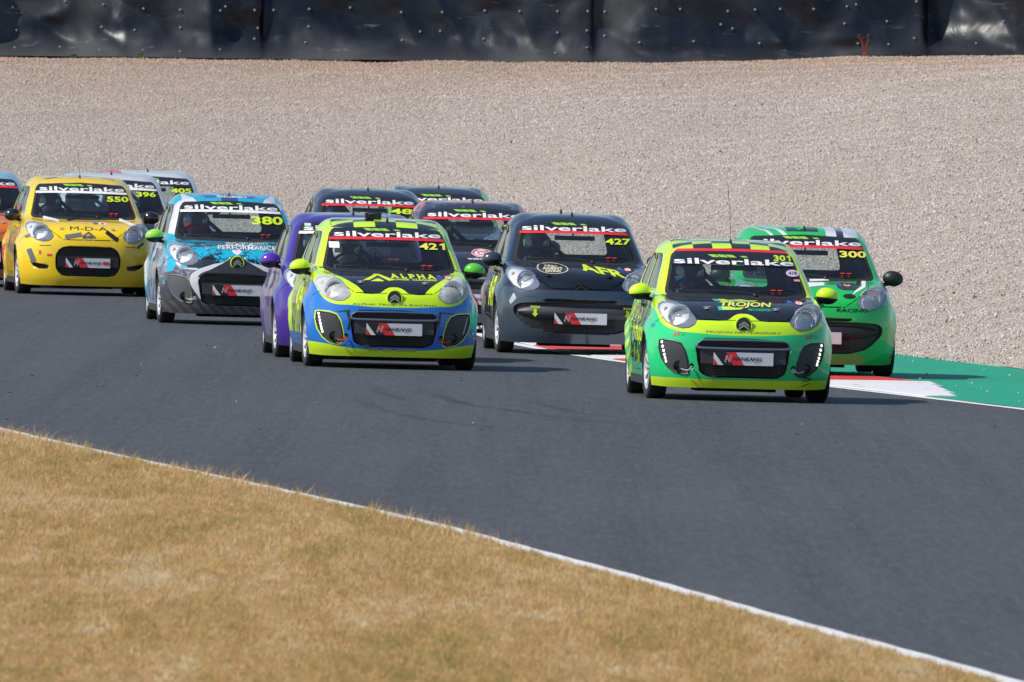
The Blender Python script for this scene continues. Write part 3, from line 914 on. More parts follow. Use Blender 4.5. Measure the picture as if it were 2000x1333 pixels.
def shell_points():
    R = np.array([np.array(r, float).T for r in NX0])             # rows, cols, 3
    R = np.transpose(R, (1, 0, 2))                                # cols, rows, 3
    dense_u = crom(R, [6, 6, 6, 6, 6, 6, 5, 5, 5, 5, 5, 4, 4], True)       # along the outline
    G = crom(np.transpose(dense_u, (1, 0, 2)), [3, 4, 4, 4, 3, 4, 4, 4, 5, 5, 5, 3, 4, 4])   # up the rows
    for it in range(3):
        H = G.copy()
        H[1:-1, 1:-1] = 0.6 * G[1:-1, 1:-1] + 0.1 * (G[:-2, 1:-1] + G[2:, 1:-1] + G[1:-1, :-2] + G[1:-1, 2:])
        H[1:-1, 0, 1:] = 0.6 * G[1:-1, 0, 1:] + 0.1 * (G[:-2, 0, 1:] + G[2:, 0, 1:] + 2 * G[1:-1, 1, 1:])
        H[:, 0, 0] = 0; H[:, -1, 0] = 0
        G = H
    # wheel arch flares
    for ya in (0.73, 3.07):
        d = np.hypot(G[..., 1] - ya, G[..., 2] - 0.27)
        f = np.clip(1 - np.abs(d - 0.33) / 0.13, 0, 1)
        f = f * f * (3 - 2 * f)
        side = np.clip((G[..., 0] - 0.6) / 0.12, 0, 1)
        G[..., 0] += 0.024 * f * side * (G[..., 2] < 0.78)
    return G
GRID = shell_points()
def add_grid(bm, G, mirror=True):
    nr, nc = G.shape[:2]
    V = [[bm.verts.new(G[i, j]) for j in range(nc)] for i in range(nr)]
    W = [[V[i][j] if j in (0, nc - 1) else bm.verts.new((-G[i, j, 0], G[i, j, 1], G[i, j, 2])) for j in range(nc)] for i in range(nr)]
    for i in range(nr - 1):
        for j in range(nc - 1):
            bm.faces.new((V[i][j], V[i][j + 1], V[i + 1][j + 1], V[i + 1][j]))
            bm.faces.new((W[i][j], W[i + 1][j], W[i + 1][j + 1], W[i][j + 1]))
def shell_bm():
    bm = bmesh.new()
    add_grid(bm, GRID)
    bmesh.ops.remove_doubles(bm, verts=bm.verts[:], dist=1e-5)
    bmesh.ops.recalc_face_normals(bm, faces=bm.faces[:])
    for f in bm.faces: f.smooth = True
    bm.normal_update()
    # outwards
    if sum(1 for f in bm.faces if f.normal.y > 0 and f.calc_center_median().y < 0.3) > 50:
        bmesh.ops.reverse_faces(bm, faces=bm.faces[:]); bm.normal_update()
    return bm
_bm = shell_bm()
BVH = BVHTree.FromBMesh(_bm)
_bm.free()
def on_front(x, z):
    "point and normal of the shell seen from straight ahead"
    h = BVH.ray_cast(Vector((x, -1, z)), Vector((0, 1, 0)))
    return (h[0], h[1]) if h[0] else (None, None)
def on_side(y, z, s):
    h = BVH.ray_cast(Vector((s * 2, y, z)), Vector((-s, 0, 0)))
    return (h[0], h[1]) if h[0] else (None, None)
def on_top(x, y):
    h = BVH.ray_cast(Vector((x, y, 3)), Vector((0, 0, -1)))
    return (h[0], h[1]) if h[0] else (None, None)

AX = {'xz': (0, 2), 'yz': (1, 2), 'xy': (0, 1)}
def cut(bm, faces, poly, ax):
    "faces of the shell inside a convex outline, cut exactly along it"
    a, b = AX[ax]
    P = [Vector(p) for p in poly]
    area = sum(P[i].x * P[(i + 1) % len(P)].y - P[(i + 1) % len(P)].x * P[i].y for i in range(len(P)))
    if area < 0: P.reverse()
    lo = (min(p.x for p in P), min(p.y for p in P)); hi = (max(p.x for p in P), max(p.y for p in P))
    F = []
    for f in faces:
        if not f.is_valid: continue
        c0 = min(v.co[a] for v in f.verts); c1 = max(v.co[a] for v in f.verts)
        d0 = min(v.co[b] for v in f.verts); d1 = max(v.co[b] for v in f.verts)
        if c1 >= lo[0] and c0 <= hi[0] and d1 >= lo[1] and d0 <= hi[1]: F.append(f)
    for i in range(len(P)):
        p, q = P[i], P[(i + 1) % len(P)]
        d = q - p
        if d.length < 1e-7: continue
        co = Vector((0, 0, 0)); no = Vector((0, 0, 0))
        co[a] = p.x; co[b] = p.y; no[a] = d.y; no[b] = -d.x
        no.normalize()
        geom = set(F)
        for f in F: geom.update(f.edges); geom.update(f.verts)
        r = bmesh.ops.bisect_plane(bm, geom=list(geom), dist=1e-5, plane_co=co, plane_no=no)
        F = [g for g in r['geom'] if isinstance(g, bmesh.types.BMFace) and (g.calc_center_median() - co).dot(no) < 0]
    return F
def rnd_poly(pts, r, n=4):
    "convex outline with rounded corners; r number or one radius per corner"
    out = []; m = len(pts)
    for i in range(m):
        p0, p, p1 = Vector(pts[i - 1]), Vector(pts[i]), Vector(pts[(i + 1) % m])
        rr = r[i] if isinstance(r, (list, tuple)) else r
        if rr <= 0: out.append(p); continue
        a = (p0 - p); b = (p1 - p); k = min(rr, a.length * 0.49, b.length * 0.49)
        A = p + a.normalized() * k; B = p + b.normalized() * k
        for j in range(n + 1):
            t = j / n
            out.append(A * (1 - t) ** 2 + p * 2 * t * (1 - t) + B * t * t)
    return out
def mirror(poly): return [(-p[0], p[1]) for p in poly]
def shrink(poly, d):
    c = Vector((sum(p[0] for p in poly) / len(poly), sum(p[1] for p in poly) / len(poly)))
    out = []
    for p in poly:
        v = Vector(p) - c
        out.append(c + v * (1 - d / max(v.length, 1e-6)))
    return out

def detach(bm, F, name, mats, off=0.0, keep=False, tri=None):
    "copy faces into a mesh of their own; delete them from bm unless keep"
    nb = bmesh.new(); vm = {}
    for f in F:
        vs = []
        for v in f.verts:
            if v not in vm:
                vm[v] = nb.verts.new(v.co + v.normal * off)
            vs.append(vm[v])
        try: g = nb.faces.new(vs)
        except ValueError: continue
        g.smooth = f.smooth; g.material_index = f.material_index if len(mats) > 1 else 0
    me = bm_mesh(name, nb, mats); nb.free()
    if not keep: bmesh.ops.delete(bm, geom=F, context='FACES')
    return me
def recess(bm, F, vec, taper=1.0, wall_mat=1, cap_mat=1, cap=True):
    "push the faces in along vec, leaving walls"
    S = set(F)
    rim = set(e for f in F for e in f.edges if sum(1 for g in e.link_faces if g in S) == 1)
    vs = set(v for f in F for v in f.verts)
    c = Vector((0, 0, 0))
    for v in vs: c += v.co
    c /= len(vs)
    newv = {}
    for v in vs:
        p = v.co.copy()
        q = c + (p - c) * taper
        newv[v] = bm.verts.new((q.x if vec[0] == 0 else p.x, q.y if vec[1] == 0 else p.y, q.z if vec[2] == 0 else p.z))
        newv[v].co += Vector(vec)
    for e in rim:
        a, b = e.verts
        for lp in [g for g in e.link_faces if g in S][0].loops:
            if lp.edge == e: a, b = lp.vert, lp.link_loop_next.vert
        w = bm.faces.new((a, b, newv[b], newv[a]))
        w.material_index = wall_mat; w.smooth = False
    capf = []
    if cap:
        for f in F:
            g = bm.faces.new([newv[v] for v in f.verts]); g.material_index = cap_mat; g.smooth = True; capf.append(g)
    bmesh.ops.delete(bm, geom=F, context='FACES')
    return capf

WS = rnd_poly([(-.626, .898), (-.30, .890), (0, .886), (.30, .890), (.626, .898), (.520, 1.270), (.30, 1.297), (0, 1.308), (-.30, 1.297), (-.520, 1.270)], [.06, 0, 0, 0, .06, .05, 0, 0, 0, .05])
WS_IN = rnd_poly([(-.597, .924), (-.30, .914), (0, .911), (.30, .914), (.597, .924), (.500, 1.256), (.30, 1.281), (0, 1.291), (-.30, 1.281), (-.500, 1.256)], [.06, 0, 0, 0, .06, .04, 0, 0, 0, .04])
RW = rnd_poly([(-.47, .965), (.47, .965), (.41, 1.215), (-.41, 1.215)], .06)
DOORW = rnd_poly([(1.22, .948), (2.06, .958), (2.10, 1.255), (1.80, 1.257), (1.62, 1.185)], [.05, .02, .02, .08, .1])
QUARW = rnd_poly([(2.13, .963), (2.72, .988), (2.66, 1.240), (2.17, 1.255)], [.02, .08, .08, .02])
# rear doors are not modelled: the cars of the photograph show only their front ends and one flank
HL_R = [(x, z - .006) for x, z in [(-.405, .70), (-.425, .665), (-.47, .638), (-.53, .630), (-.60, .648), (-.665, .69), (-.705, .75), (-.715, .80), (-.705, .835), (-.675, .855), (-.62, .858), (-.55, .842), (-.48, .80), (-.43, .750)]]
HL = {-1: HL_R, 1: mirror(HL_R)}

def front_of(types_):
    pass
def make_type(kind):
    "meshes of one of the three noses of the same small hatchback"
    out = {}
    bm = shell_bm()
    allf = lambda test: [f for f in bm.faces if f.material_index == 0 and test(f.calc_center_median(), f.normal)]
    # glass
    F = cut(bm, allf(lambda c, n: c.y < 2.0 and c.z > .86 and n.y < -0.05 and n.z > .1), WS, 'xz')
    out['ws'] = detach(bm, F, "windscreen", [M_GLASS], -0.004)
    F = cut(bm, allf(lambda c, n: c.y > 2.7 and c.z > .9 and n.y > .2), RW, 'xz')
    out['rw'] = detach(bm, F, "rear_window", [M_SGLASS], -0.004)
    for s in (-1, 1):
        F = cut(bm, allf(lambda c, n: c.x * s > .45 and c.z > .9 and n.x * s > .4), DOORW, 'yz')
        out['dw', s] = detach(bm, F, "door_window", [M_SGLASS], -0.004)
        F = cut(bm, allf(lambda c, n: c.x * s > .45 and c.z > .9 and n.x * s > .4), QUARW, 'yz')
        out['qw', s] = detach(bm, F, "quarter_window", [M_SGLASS], -0.004)
    # wheel wells
    for ya in (0.73, 3.07):
        circ = [(ya + .315 * math.cos(a), .270 + .315 * math.sin(a)) for a in np.linspace(0, 2 * math.pi, 25)[:-1]]
        for s in (-1, 1):
            F = cut(bm, allf(lambda c, n: c.x * s > .4 and c.z < .75), circ, 'yz')
            recess(bm, F, (-s * .30, 0, 0), 1.0)
    front = lambda c, n: c.y < 0.6 and n.y < 0.15 and c.z < 1.0
    # headlights
    for s in (-1, 1):
        F = cut(bm, allf(front), HL[s], 'xz')
        nb = bmesh.new(); vm = {}
        cen = Vector((0, 0, 0))
        for f in F:
            for v in f.verts:
                if v not in vm: vm[v] = None
        for v in vm: cen += v.co
        cen /= len(vm)
        for v in list(vm):
            d = math.hypot((v.co.x - cen.x) / .17, (v.co.z - cen.z) / .12)
            vm[v] = nb.verts.new(v.co + v.normal * (0.004 + 0.016 * max(0, 1 - d * d)))
        for f in F:
            g = nb.faces.new([vm[v] for v in f.verts]); g.smooth = True
        out['lens', s] = bm_mesh("lens", nb, [M_LENS]); nb.free()
        # bowl goes to its own mesh
        nb = bmesh.new(); vm = {}
        for f in F:
            vs = []
            for v in f.verts:
                if v not in vm: vm[v] = nb.verts.new(v.co - v.normal * 0.001)
                vs.append(vm[v])
            nb.faces.new(vs)
        nb.normal_update()
        recess(nb, nb.faces[:], (0, .036, 0), 0.90, 0, 0)
        out['bowl', s] = bm_mesh("headlight_housing", nb, [M_BOWL]); nb.free()
        bmesh.ops.delete(bm, geom=F, context='FACES')
    # nose openings, one set per kind
    def opening(poly, depth, taper=0.97, wm=1, cm=1):
        F = cut(bm, allf(front), poly, 'xz')
        return recess(bm, F, (0, depth, 0), taper, wm, cm)
    def panel(poly, name, mats, off, keep=False):
        F = cut(bm, allf(front), poly, 'xz')
        return detach(bm, F, name, mats, off, keep)
    if kind == 'A':
        opening(rnd_poly([(-.415, .470), (-.375, .53), (.375, .53), (.415, .470), (.375, .245), (.30, .205), (-.30, .205), (-.375, .245)], [.03, .03, .03, .03, .03, .03, .03, .03]), .035)
        for s in (-1, 1):
            p = [(-.712, .515), (-.69, .522), (-.60, .516), (-.535, .492), (-.503, .435), (-.478, .345), (-.465, .240), (-.495, .226), (-.59, .245), (-.65, .295), (-.693, .365), (-.716, .45)]
            if s > 0: p = mirror(p)
            out['fog', s] = panel(p, "fog_lamp_housing", [M_GREYBL], 0.002)
            c = (s * .442, .300)
            opening([(c[0] + .020 * math.cos(a), c[1] + .022 * math.sin(a)) for a in np.linspace(0, 2 * math.pi, 13)[:-1]], .04)
    elif kind == 'B':
        opening(rnd_poly([(-.30, .575), (.30, .575), (.375, .50), (.385, .40), (.375, .30), (.30, .225), (-.30, .225), (-.375, .30), (-.385, .40), (-.375, .50)], .07), .05)
        for s in (-1, 1):
            p = [(-.68, .390), (-.62, .378), (-.48, .372), (-.455, .345), (-.47, .302), (-.56, .302), (-.63, .335)]
            if s > 0: p = mirror(p)
            opening(p, .05)
    else:
        # one wide low mouth: black band with a fine grille over and under it
        F = cut(bm, allf(front), rnd_poly([(-.66, .47), (-.60, .505), (-.35, .515), (0, .520), (.35, .515), (.60, .505), (.66, .47), (.655, .40), (.52, .26), (.34, .215), (-.34, .215), (-.52, .26), (-.655, .40)],
                     [.05, .05, 0, 0, 0, .05, .05, .06, .08, .05, .05, .08, .06]), 'xz')
        recess(bm, F, (0, .03, 0), .99)
        opening(rnd_poly([(-.35, .548), (.35, .548), (.37, .535), (.33, .519), (-.33, .519), (-.37, .535)], .006), .03)
    # bonnet as a panel of its own with a real gap round it
    BON = [(-.41, .668), (-.20, .640), (0, .632), (.20, .640), (.41, .668), (.50, .795), (.595, .862), (.612, .893), (.32, .884), (0, .880), (-.32, .884), (-.612, .893), (-.595, .862), (-.50, .795)]
    if kind == 'A': BON = [(-.425, .706), (-.20, .700), (0, .699), (.20, .700), (.425, .706), (.50, .795), (.595, .862), (.612, .893), (.32, .884), (0, .880), (-.32, .884), (-.612, .893), (-.595, .862), (-.50, .795)]
    F = cut(bm, allf(lambda c, n: c.y < 1.2 and .66 < c.z < .96 and n.z > -.2 and n.y < .2), BON, 'xz')
    me = detach(bm, F, "bonnet", [M_VBLACK, M_BLACK], 0)
    nb = bmesh.new(); nb.from_mesh(me); nb.normal_update()
    for v in nb.verts:                                   # shut line
        if v.is_boundary:
            w = Vector((0, 0, 0)); k = 0
            for e in v.link_edges:
                if not e.is_boundary: w += (e.other_vert(v).co - v.co).normalized(); k += 1
            if k: v.co += w.normalized() * 0.011 if w.length > 0 else w
    nb.to_mesh(me); nb.free()
    out['bonnet'] = me
    # door panel on each flank
    DOOR = rnd_poly([(1.13, .24), (2.07, .235), (2.115, .60), (2.11, .948), (1.17, .938), (1.10, .60)], .04)
    for s in (-1, 1):
        F = cut(bm, allf(lambda c, n: c.x * s > .45 and n.x * s > .3), DOOR, 'yz')
        me = detach(bm, F, "door", [M_VBLACK, M_BLACK], 0)
        nb = bmesh.new(); nb.from_mesh(me); nb.normal_update()
        cx = Vector((0, 1.6, .6))
        for v in nb.verts:
            if v.is_boundary:
                d = (cx - v.co); d.x = 0
                v.co += d.normalized() * 0.005
        nb.to_mesh(me); nb.free()
        out['door', s] = me
    # the bumper skin, split from the wings behind the corner
    F = cut(bm, [f for f in bm.faces if f.calc_center_median().y < .60 and f.calc_center_median().z < .76], [(-.1, .0), (.47, .0), (.47, .60), (.41, .665), (.25, .73), (-.1, .73)], 'yz')
    F = [f for f in F if not (f.material_index == 1 and f.calc_center_median().y > .30)]
    me = detach(bm, F, "front_bumper", [M_VBLACK, M_BLACK], 0)
    nb = bmesh.new(); nb.from_mesh(me); nb.normal_update()
    for v in nb.verts:
        if v.is_boundary and v.co.y > .24 and v.co.z > .15:
            v.co += Vector((0, -.007, -.003 if v.co.z > .62 else 0))
    nb.to_mesh(me); nb.free()
    out['bumper'] = me
    bm.normal_update()
    # dark lining inside the cabin: a copy of the shell above the waist, set in by the thickness of the trim
    nb = bm.copy(); nb.normal_update()
    rm = [f for f in nb.faces if f.material_index != 0 or f.calc_center_median().y < 0.95 or f.calc_center_median().z < .3]
    bmesh.ops.delete(nb, geom=rm, context='FACES')
    nrm = {v: v.normal.copy() for v in nb.verts}
    for v in nb.verts: v.co -= nrm[v] * 0.022
    out['lining'] = bm_mesh("cabin_lining", nb, [M_LINING]); nb.free()
    # close the underside
    out['body'] = bm_mesh("body", bm, [M_VBLACK, M_BLACK], True, None)
    bm.free()
    return out
TYPES = {k: make_type(k) for k in 'ABC'}

# ---- flat shapes laid on to the shell (paint, vinyl, lettering)
_txt = {}
def text_polys(s, bold=0.0, shear=0.0, spacing=1.0):
    key = (s, bold, shear, spacing)
    if key in _txt: return _txt[key]
    cu = bpy.data.curves.new("lettering", 'FONT')
    cu.body = s; cu.size = 1.0; cu.offset = bold; cu.shear = shear; cu.space_character = spacing
    cu.resolution_u = 3
    cu.align_x = 'LEFT'
    o = bpy.data.objects.new("lettering", cu); COL.objects.link(o)
    dg = bpy.context.evaluated_depsgraph_get()
    me = bpy.data.meshes.new_from_object(o.evaluated_get(dg))
    vs = np.array([v.co[:2] for v in me.vertices]); fs = [tuple(p.vertices) for p in me.polygons]
    bpy.data.objects.remove(o); bpy.data.meshes.remove(me)
    vs -= (vs.min(0) + vs.max(0)) / 2
    _txt[key] = (vs, fs, vs.max(0) - vs.min(0))
    return _txt[key]
def lay(shapes, where='front', cell=0.035, off=0.0025, side=1):
    "shapes: list of (verts2d, faces) in front-view (x, z) / side-view (y, z) / plan (x, y); returns verts, faces on the shell"
    bm = bmesh.new()
    if where == 'side' and side < 0:      # read from that side, the front of the car is to the right
        ax = [float(p[0]) for vs, fs in shapes for p in vs]; cxx = min(ax) + max(ax)
        shapes = [([(cxx - float(p[0]), float(p[1])) for p in vs], fs) for vs, fs in shapes]
    for vs, fs in shapes:
        V = [bm.verts.new((float(p[0]), float(p[1]), 0)) for p in vs]
        for f in fs:
            try: bm.faces.new([V[i] for i in f])
            except ValueError: pass
    if not bm.verts: return [], []
    xs = [v.co.x for v in bm.verts]; ysv = [v.co.y for v in bm.verts]
    for ax, lo, hi in ((0, min(xs), max(xs)), (1, min(ysv), max(ysv))):
        c = cell if ax == 0 or where != 'front' else cell * 0.5
        k = math.ceil(lo / c) * c
        while k < hi:
            co = Vector((0, 0, 0)); no = Vector((0, 0, 0)); co[ax] = k; no[ax] = 1
            bmesh.ops.bisect_plane(bm, geom=bm.verts[:] + bm.edges[:] + bm.faces[:], dist=1e-6, plane_co=co, plane_no=no)
            k += c
    vs = []; ok = []
    for v in bm.verts:
        if where == 'front': p, n = on_front(v.co.x, v.co.y)
        elif where == 'side': p, n = on_side(v.co.x, v.co.y, side)
        else: p, n = on_top(v.co.x, v.co.y)
        ok.append(p is not None)
        vs.append(tuple(p + n * off) if p is not None else (0, 0, 0))
    bm.verts.index_update()
    fs = [tuple(v.index for v in f.verts) for f in bm.faces if all(ok[v.index] for v in f.verts)]
    # no faces stretched over a gap
    def fine(f):
        P = [Vector(vs[i]) for i in f]
        return max((P[i] - P[i - 1]).length for i in range(len(P))) < 0.30
    fs = [f for f in fs if fine(f)]
    bm.free()
    return vs, fs
def T(s, x, z, w=None, h=None, bold=0.0, shear=0.0, rot=0.0, spacing=1.0):
    vs, fs, ext = text_polys(s, bold, shear, spacing)
    sx = w / ext[0] if w else (h / ext[1]); sz = h / ext[1] if h else sx
    p = vs * np.array([sx, sz])
    c, d = math.cos(math.radians(rot)), math.sin(math.radians(rot))
    p = np.stack([p[:, 0] * c - p[:, 1] * d + x, p[:, 0] * d + p[:, 1] * c + z], 1)
    return (p, fs)
def PG(pts):
    return (pts, [tuple(range(len(pts)))])
def EL(x, z, rx, rz, n=28, hole=0.0):
    a = np.linspace(0, 2 * math.pi, n + 1)[:-1]
    o = [(x + rx * math.cos(t), z + rz * math.sin(t)) for t in a]
    if not hole: return (o, [tuple(range(n))])
    i_ = [(x + rx * hole * math.cos(t), z + rz * hole * math.sin(t)) for t in a]
    return (o + i_, [(k, (k + 1) % n, n + (k + 1) % n, n + k) for k in range(n)])
def RR(x0, z0, x1, z1, r=0.01, rot=0):
    P = rnd_poly([(x0, z0), (x1, z0), (x1, z1), (x0, z1)], r)
    c = Vector(((x0 + x1) / 2, (z0 + z1) / 2)); M2 = Matrix.Rotation(math.radians(rot), 2)
    return PG([tuple(c + M2 @ (p - c)) for p in P])
def decal(name, car, mat, shapes, **kw):
    vs, fs = lay(shapes, **kw)
    o = mesh_obj(name, vs, fs, mat, car, smooth=True)
    return o

def outline(name, poly, r, mat, parent, off=.001, where='front'):
    pts = []
    P = [Vector(p) for p in poly]
    for i in range(len(P)):
        a, b = P[i], P[(i + 1) % len(P)]
        k = max(1, int((b - a).length / .03))
        for j in range(k):
            c = a.lerp(b, j / k); q, n = on_front(c.x, c.y)
            if q is not None: pts.append(q + n * off)
    pts += pts[:2]
    mb = MB(); mb.tube(pts, r, 6, 0, False)
    return mb.build(name, mat, parent)
FOG_L = [(-.712, .515), (-.69, .522), (-.60, .516), (-.535, .492), (-.503, .435), (-.478, .345), (-.465, .240), (-.495, .226), (-.59, .245), (-.65, .295), (-.693, .365), (-.716, .45)]
# ------------------------------------------------------------------ paint jobs
class Livery(NT):
    def __init__(s, name):
        super().__init__(name)
        s.co, s.X, s.Y, s.Z = s.coords("Object")
        s.aX = s.m('ABSOLUTE', s.X)
    def below(s, pts, k=None):
        "1 under the curve z = f(x)"
        return s.m('LESS_THAN', s.Z, s.curve(k or s.X, pts))
    def lt(s, a, b): return s.m('LESS_THAN', a, b)
    def gt(s, a, b): return s.m('GREATER_THAN', a, b)
    def both(s, *a):
        r = a[0]
        for b in a[1:]: r = s.m('MULTIPLY', r, b)
        return r
    def non(s, a): return s.m('SUBTRACT', 1.0, a)
    def finish(s, c, metal=0.0, rough=0.22, coat=0.9, dirt=0.22):
        # road grime low on the flanks and stone chips on the nose
        low = s.m('POWER', s.m('SUBTRACT', 1.0, s.m('DIVIDE', s.Z, 0.8, clamp=True)), 2.0)
        gr = s.m('MULTIPLY', s.m('MULTIPLY', low, s.noise(7, detail=6, rough=0.7)), dirt, clamp=True)
        c = s.mix(gr, c, (0.10, 0.09, 0.085))
        ch = s.voro(46)
        keep = s.m('GREATER_THAN', s.noise(5.5, detail=3), 0.56)
        f = s.both(s.lt(ch, 0.10), keep, s.lt(s.Y, 0.9))
        c = s.mix(s.m('MULTIPLY', f, 0.45), c, (0.05, 0.05, 0.05))
        s.set(color=c, metal=metal, rough=s.m('ADD', s.m('MULTIPLY', s.noise(9, detail=5), 0.2), rough), coat=coat)
        return s.mat
LIME = (0.62, 0.93, 0.010)
BLK = (0.012, 0.014, 0.022)
def bonnet_mask(L, side_pts, low_pts):
    "area of the bonnet: inside |x| < f(z), above z = g(|x|)"
    sx = L.m('LESS_THAN', L.aX, L.curve(L.Z, side_pts, 0, 2))
    return L.both(sx, L.non(L.below(low_pts, L.aX)), L.lt(L.Y, 1.05), L.lt(L.Z, 0.905))
def check_roof(L, base, a, b, dx=0.168, dy=0.15, ox=0.0):
    cx = L.m('FLOOR', L.m('DIVIDE', L.m('ADD', L.X, 4 * dx + ox), dx)); cy = L.m('FLOOR', L.m('DIVIDE', L.m('SUBTRACT', L.Y, 1.58), dy))
    ck = L.m('MODULO', L.m('ADD', cx, cy), 2.0)
    roof = L.both(L.gt(L.Z, 1.296), L.lt(L.aX, 0.505), L.gt(L.Y, 1.5))
    return L.mix(roof, base, L.mix(ck, a, b))
def jag(L, c, col, y0, y1, z0, z1, scale=7.0, th=0.5, loc=(0, 0, 0), st=(1, 1, 1)):
    "torn strokes printed on the flank between two stations"
    w = L.noise(scale, L.mapping(L.co, st, loc, (0.6, 0, 0)), 2, 0.5, 1.2)
    f = L.both(L.gt(L.Y, y0), L.lt(L.Y, y1), L.gt(L.Z, z0), L.lt(L.Z, z1), L.gt(w, th), L.gt(L.aX, 0.5))
    return L.mix(f, c, col)
def liv_301():
    L = Livery("paint green and lime over black")
    green = (0.004, 0.62, 0.20)
    c = L.col(LIME)
    lo = L.below([(-.86, .90), (-.745, .80), (-.70, .67), (-.60, .612), (-.40, .588), (0, .572), (.40, .588), (.60, .612), (.70, .67), (.745, .80), (.86, .90)])
    g = L.mix(L.gt(L.X, -.10), green, (0.004, 0.46, 0.235))
    c = L.mix(lo, c, green)
    c = L.mix(L.both(L.below([(-.86, .20), (-.7, .195), (0, .187), (.7, .195), (.86, .20)]), L.lt(L.Y, .6)), c, (0.66, 0.90, 0.01))
    c = L.mix(bonnet_mask(L, [(0, .5), (.70, .52), (.80, .60), (.85, .64), (.90, .655), (.95, .64), (2, .6)], [(0, .762), (.05, .757), (.09, .738), (.125, .712), (.17, .700), (.30, .698), (.45, .698), (.8, .70)]), c, BLK)
    c = check_roof(L, c, BLK, LIME)
    # flank: black field with lime and green rags
    fl = L.both(L.gt(L.Y, 1.0), L.gt(L.aX, .6), L.lt(L.Z, .9), L.gt(L.Z, .30), L.lt(L.Y, 2.5))
    c = L.mix(fl, c, BLK)
    c = jag(L, c, LIME, .95, 2.7, .3, .9, 5, .60)
    c = jag(L, c, green, .95, 2.6, .25, .9, 4, .60, (3, 1, 2))
    w = L.m('SINE', L.m('MULTIPLY', L.m('ADD', L.Z, L.m('MULTIPLY', L.Y, 0.5)), 46))
    back = L.both(L.gt(L.Y, 2.45), L.gt(L.aX, .6), L.lt(L.Z, .95))
    c = L.mix(back, c, L.mix(L.gt(w, 0.1), green, LIME))
    return L.finish(c)
def liv_421():
    L = Livery("paint lime and blue")
    blue = (0.006, 0.165, 0.62)
    c = L.col(LIME)
    lo = L.below([(-.86, .97), (-.765, .87), (-.725, .78), (-.68, .68), (-.60, .612), (-.40, .590), (0, .575), (.40, .590), (.60, .612), (.68, .68), (.725, .78), (.765, .87), (.86, .97)])
    c = L.mix(L.both(lo, L.lt(L.Y, 1.05)), c, blue)
    c = L.mix(L.both(L.below([(-.86, .245), (-.7, .235), (-.4, .19), (.4, .19), (.7, .235), (.86, .245)]), L.lt(L.Y, .6)), c, (0.66, 0.92, 0.01))
    # gold tape repairs on the lip
    for a, b in ((-.235, -.135), (-.10, -.01), (.02, .215)):
        c = L.mix(L.both(L.gt(L.X, a), L.lt(L.X, b), L.lt(L.Z, .188), L.gt(L.Z, .165), L.lt(L.Y, .3)), c, (0.50, 0.42, 0.02))
    c = L.mix(bonnet_mask(L, [(0, .28), (.70, .285), (.74, .315), (.79, .38), (.84, .47), (.88, .555), (.92, .60), (2, .6)], [(0, .762), (.05, .757), (.09, .738), (.125, .712), (.17, .700), (.30, .698), (.45, .698), (.8, .70)]), c, BLK)
    c = check_roof(L, c, BLK, LIME, .2, .17, .1)
    fl = L.both(L.gt(L.Y, 1.0), L.gt(L.aX, .6), L.lt(L.Z, .93), L.lt(L.Y, 2.7))
    c = L.mix(fl, c, (0.02, 0.022, 0.03))
    c = jag(L, c, LIME, 1.0, 3.0, .25, .95, 8, .5, (0, 0, 0), (1, 1.6, .5))
    c = L.mix(L.both(L.gt(L.aX, .6), L.lt(L.Z, .30), L.gt(L.Y, 1.0)), c, blue)
    c = L.mix(L.both(L.gt(L.Y, 1.35), L.lt(L.Y, 2.2), L.gt(L.Z, .95), L.gt(L.X, .55)), c, (0.12, 0.6, 0.05))
    return L.finish(c)
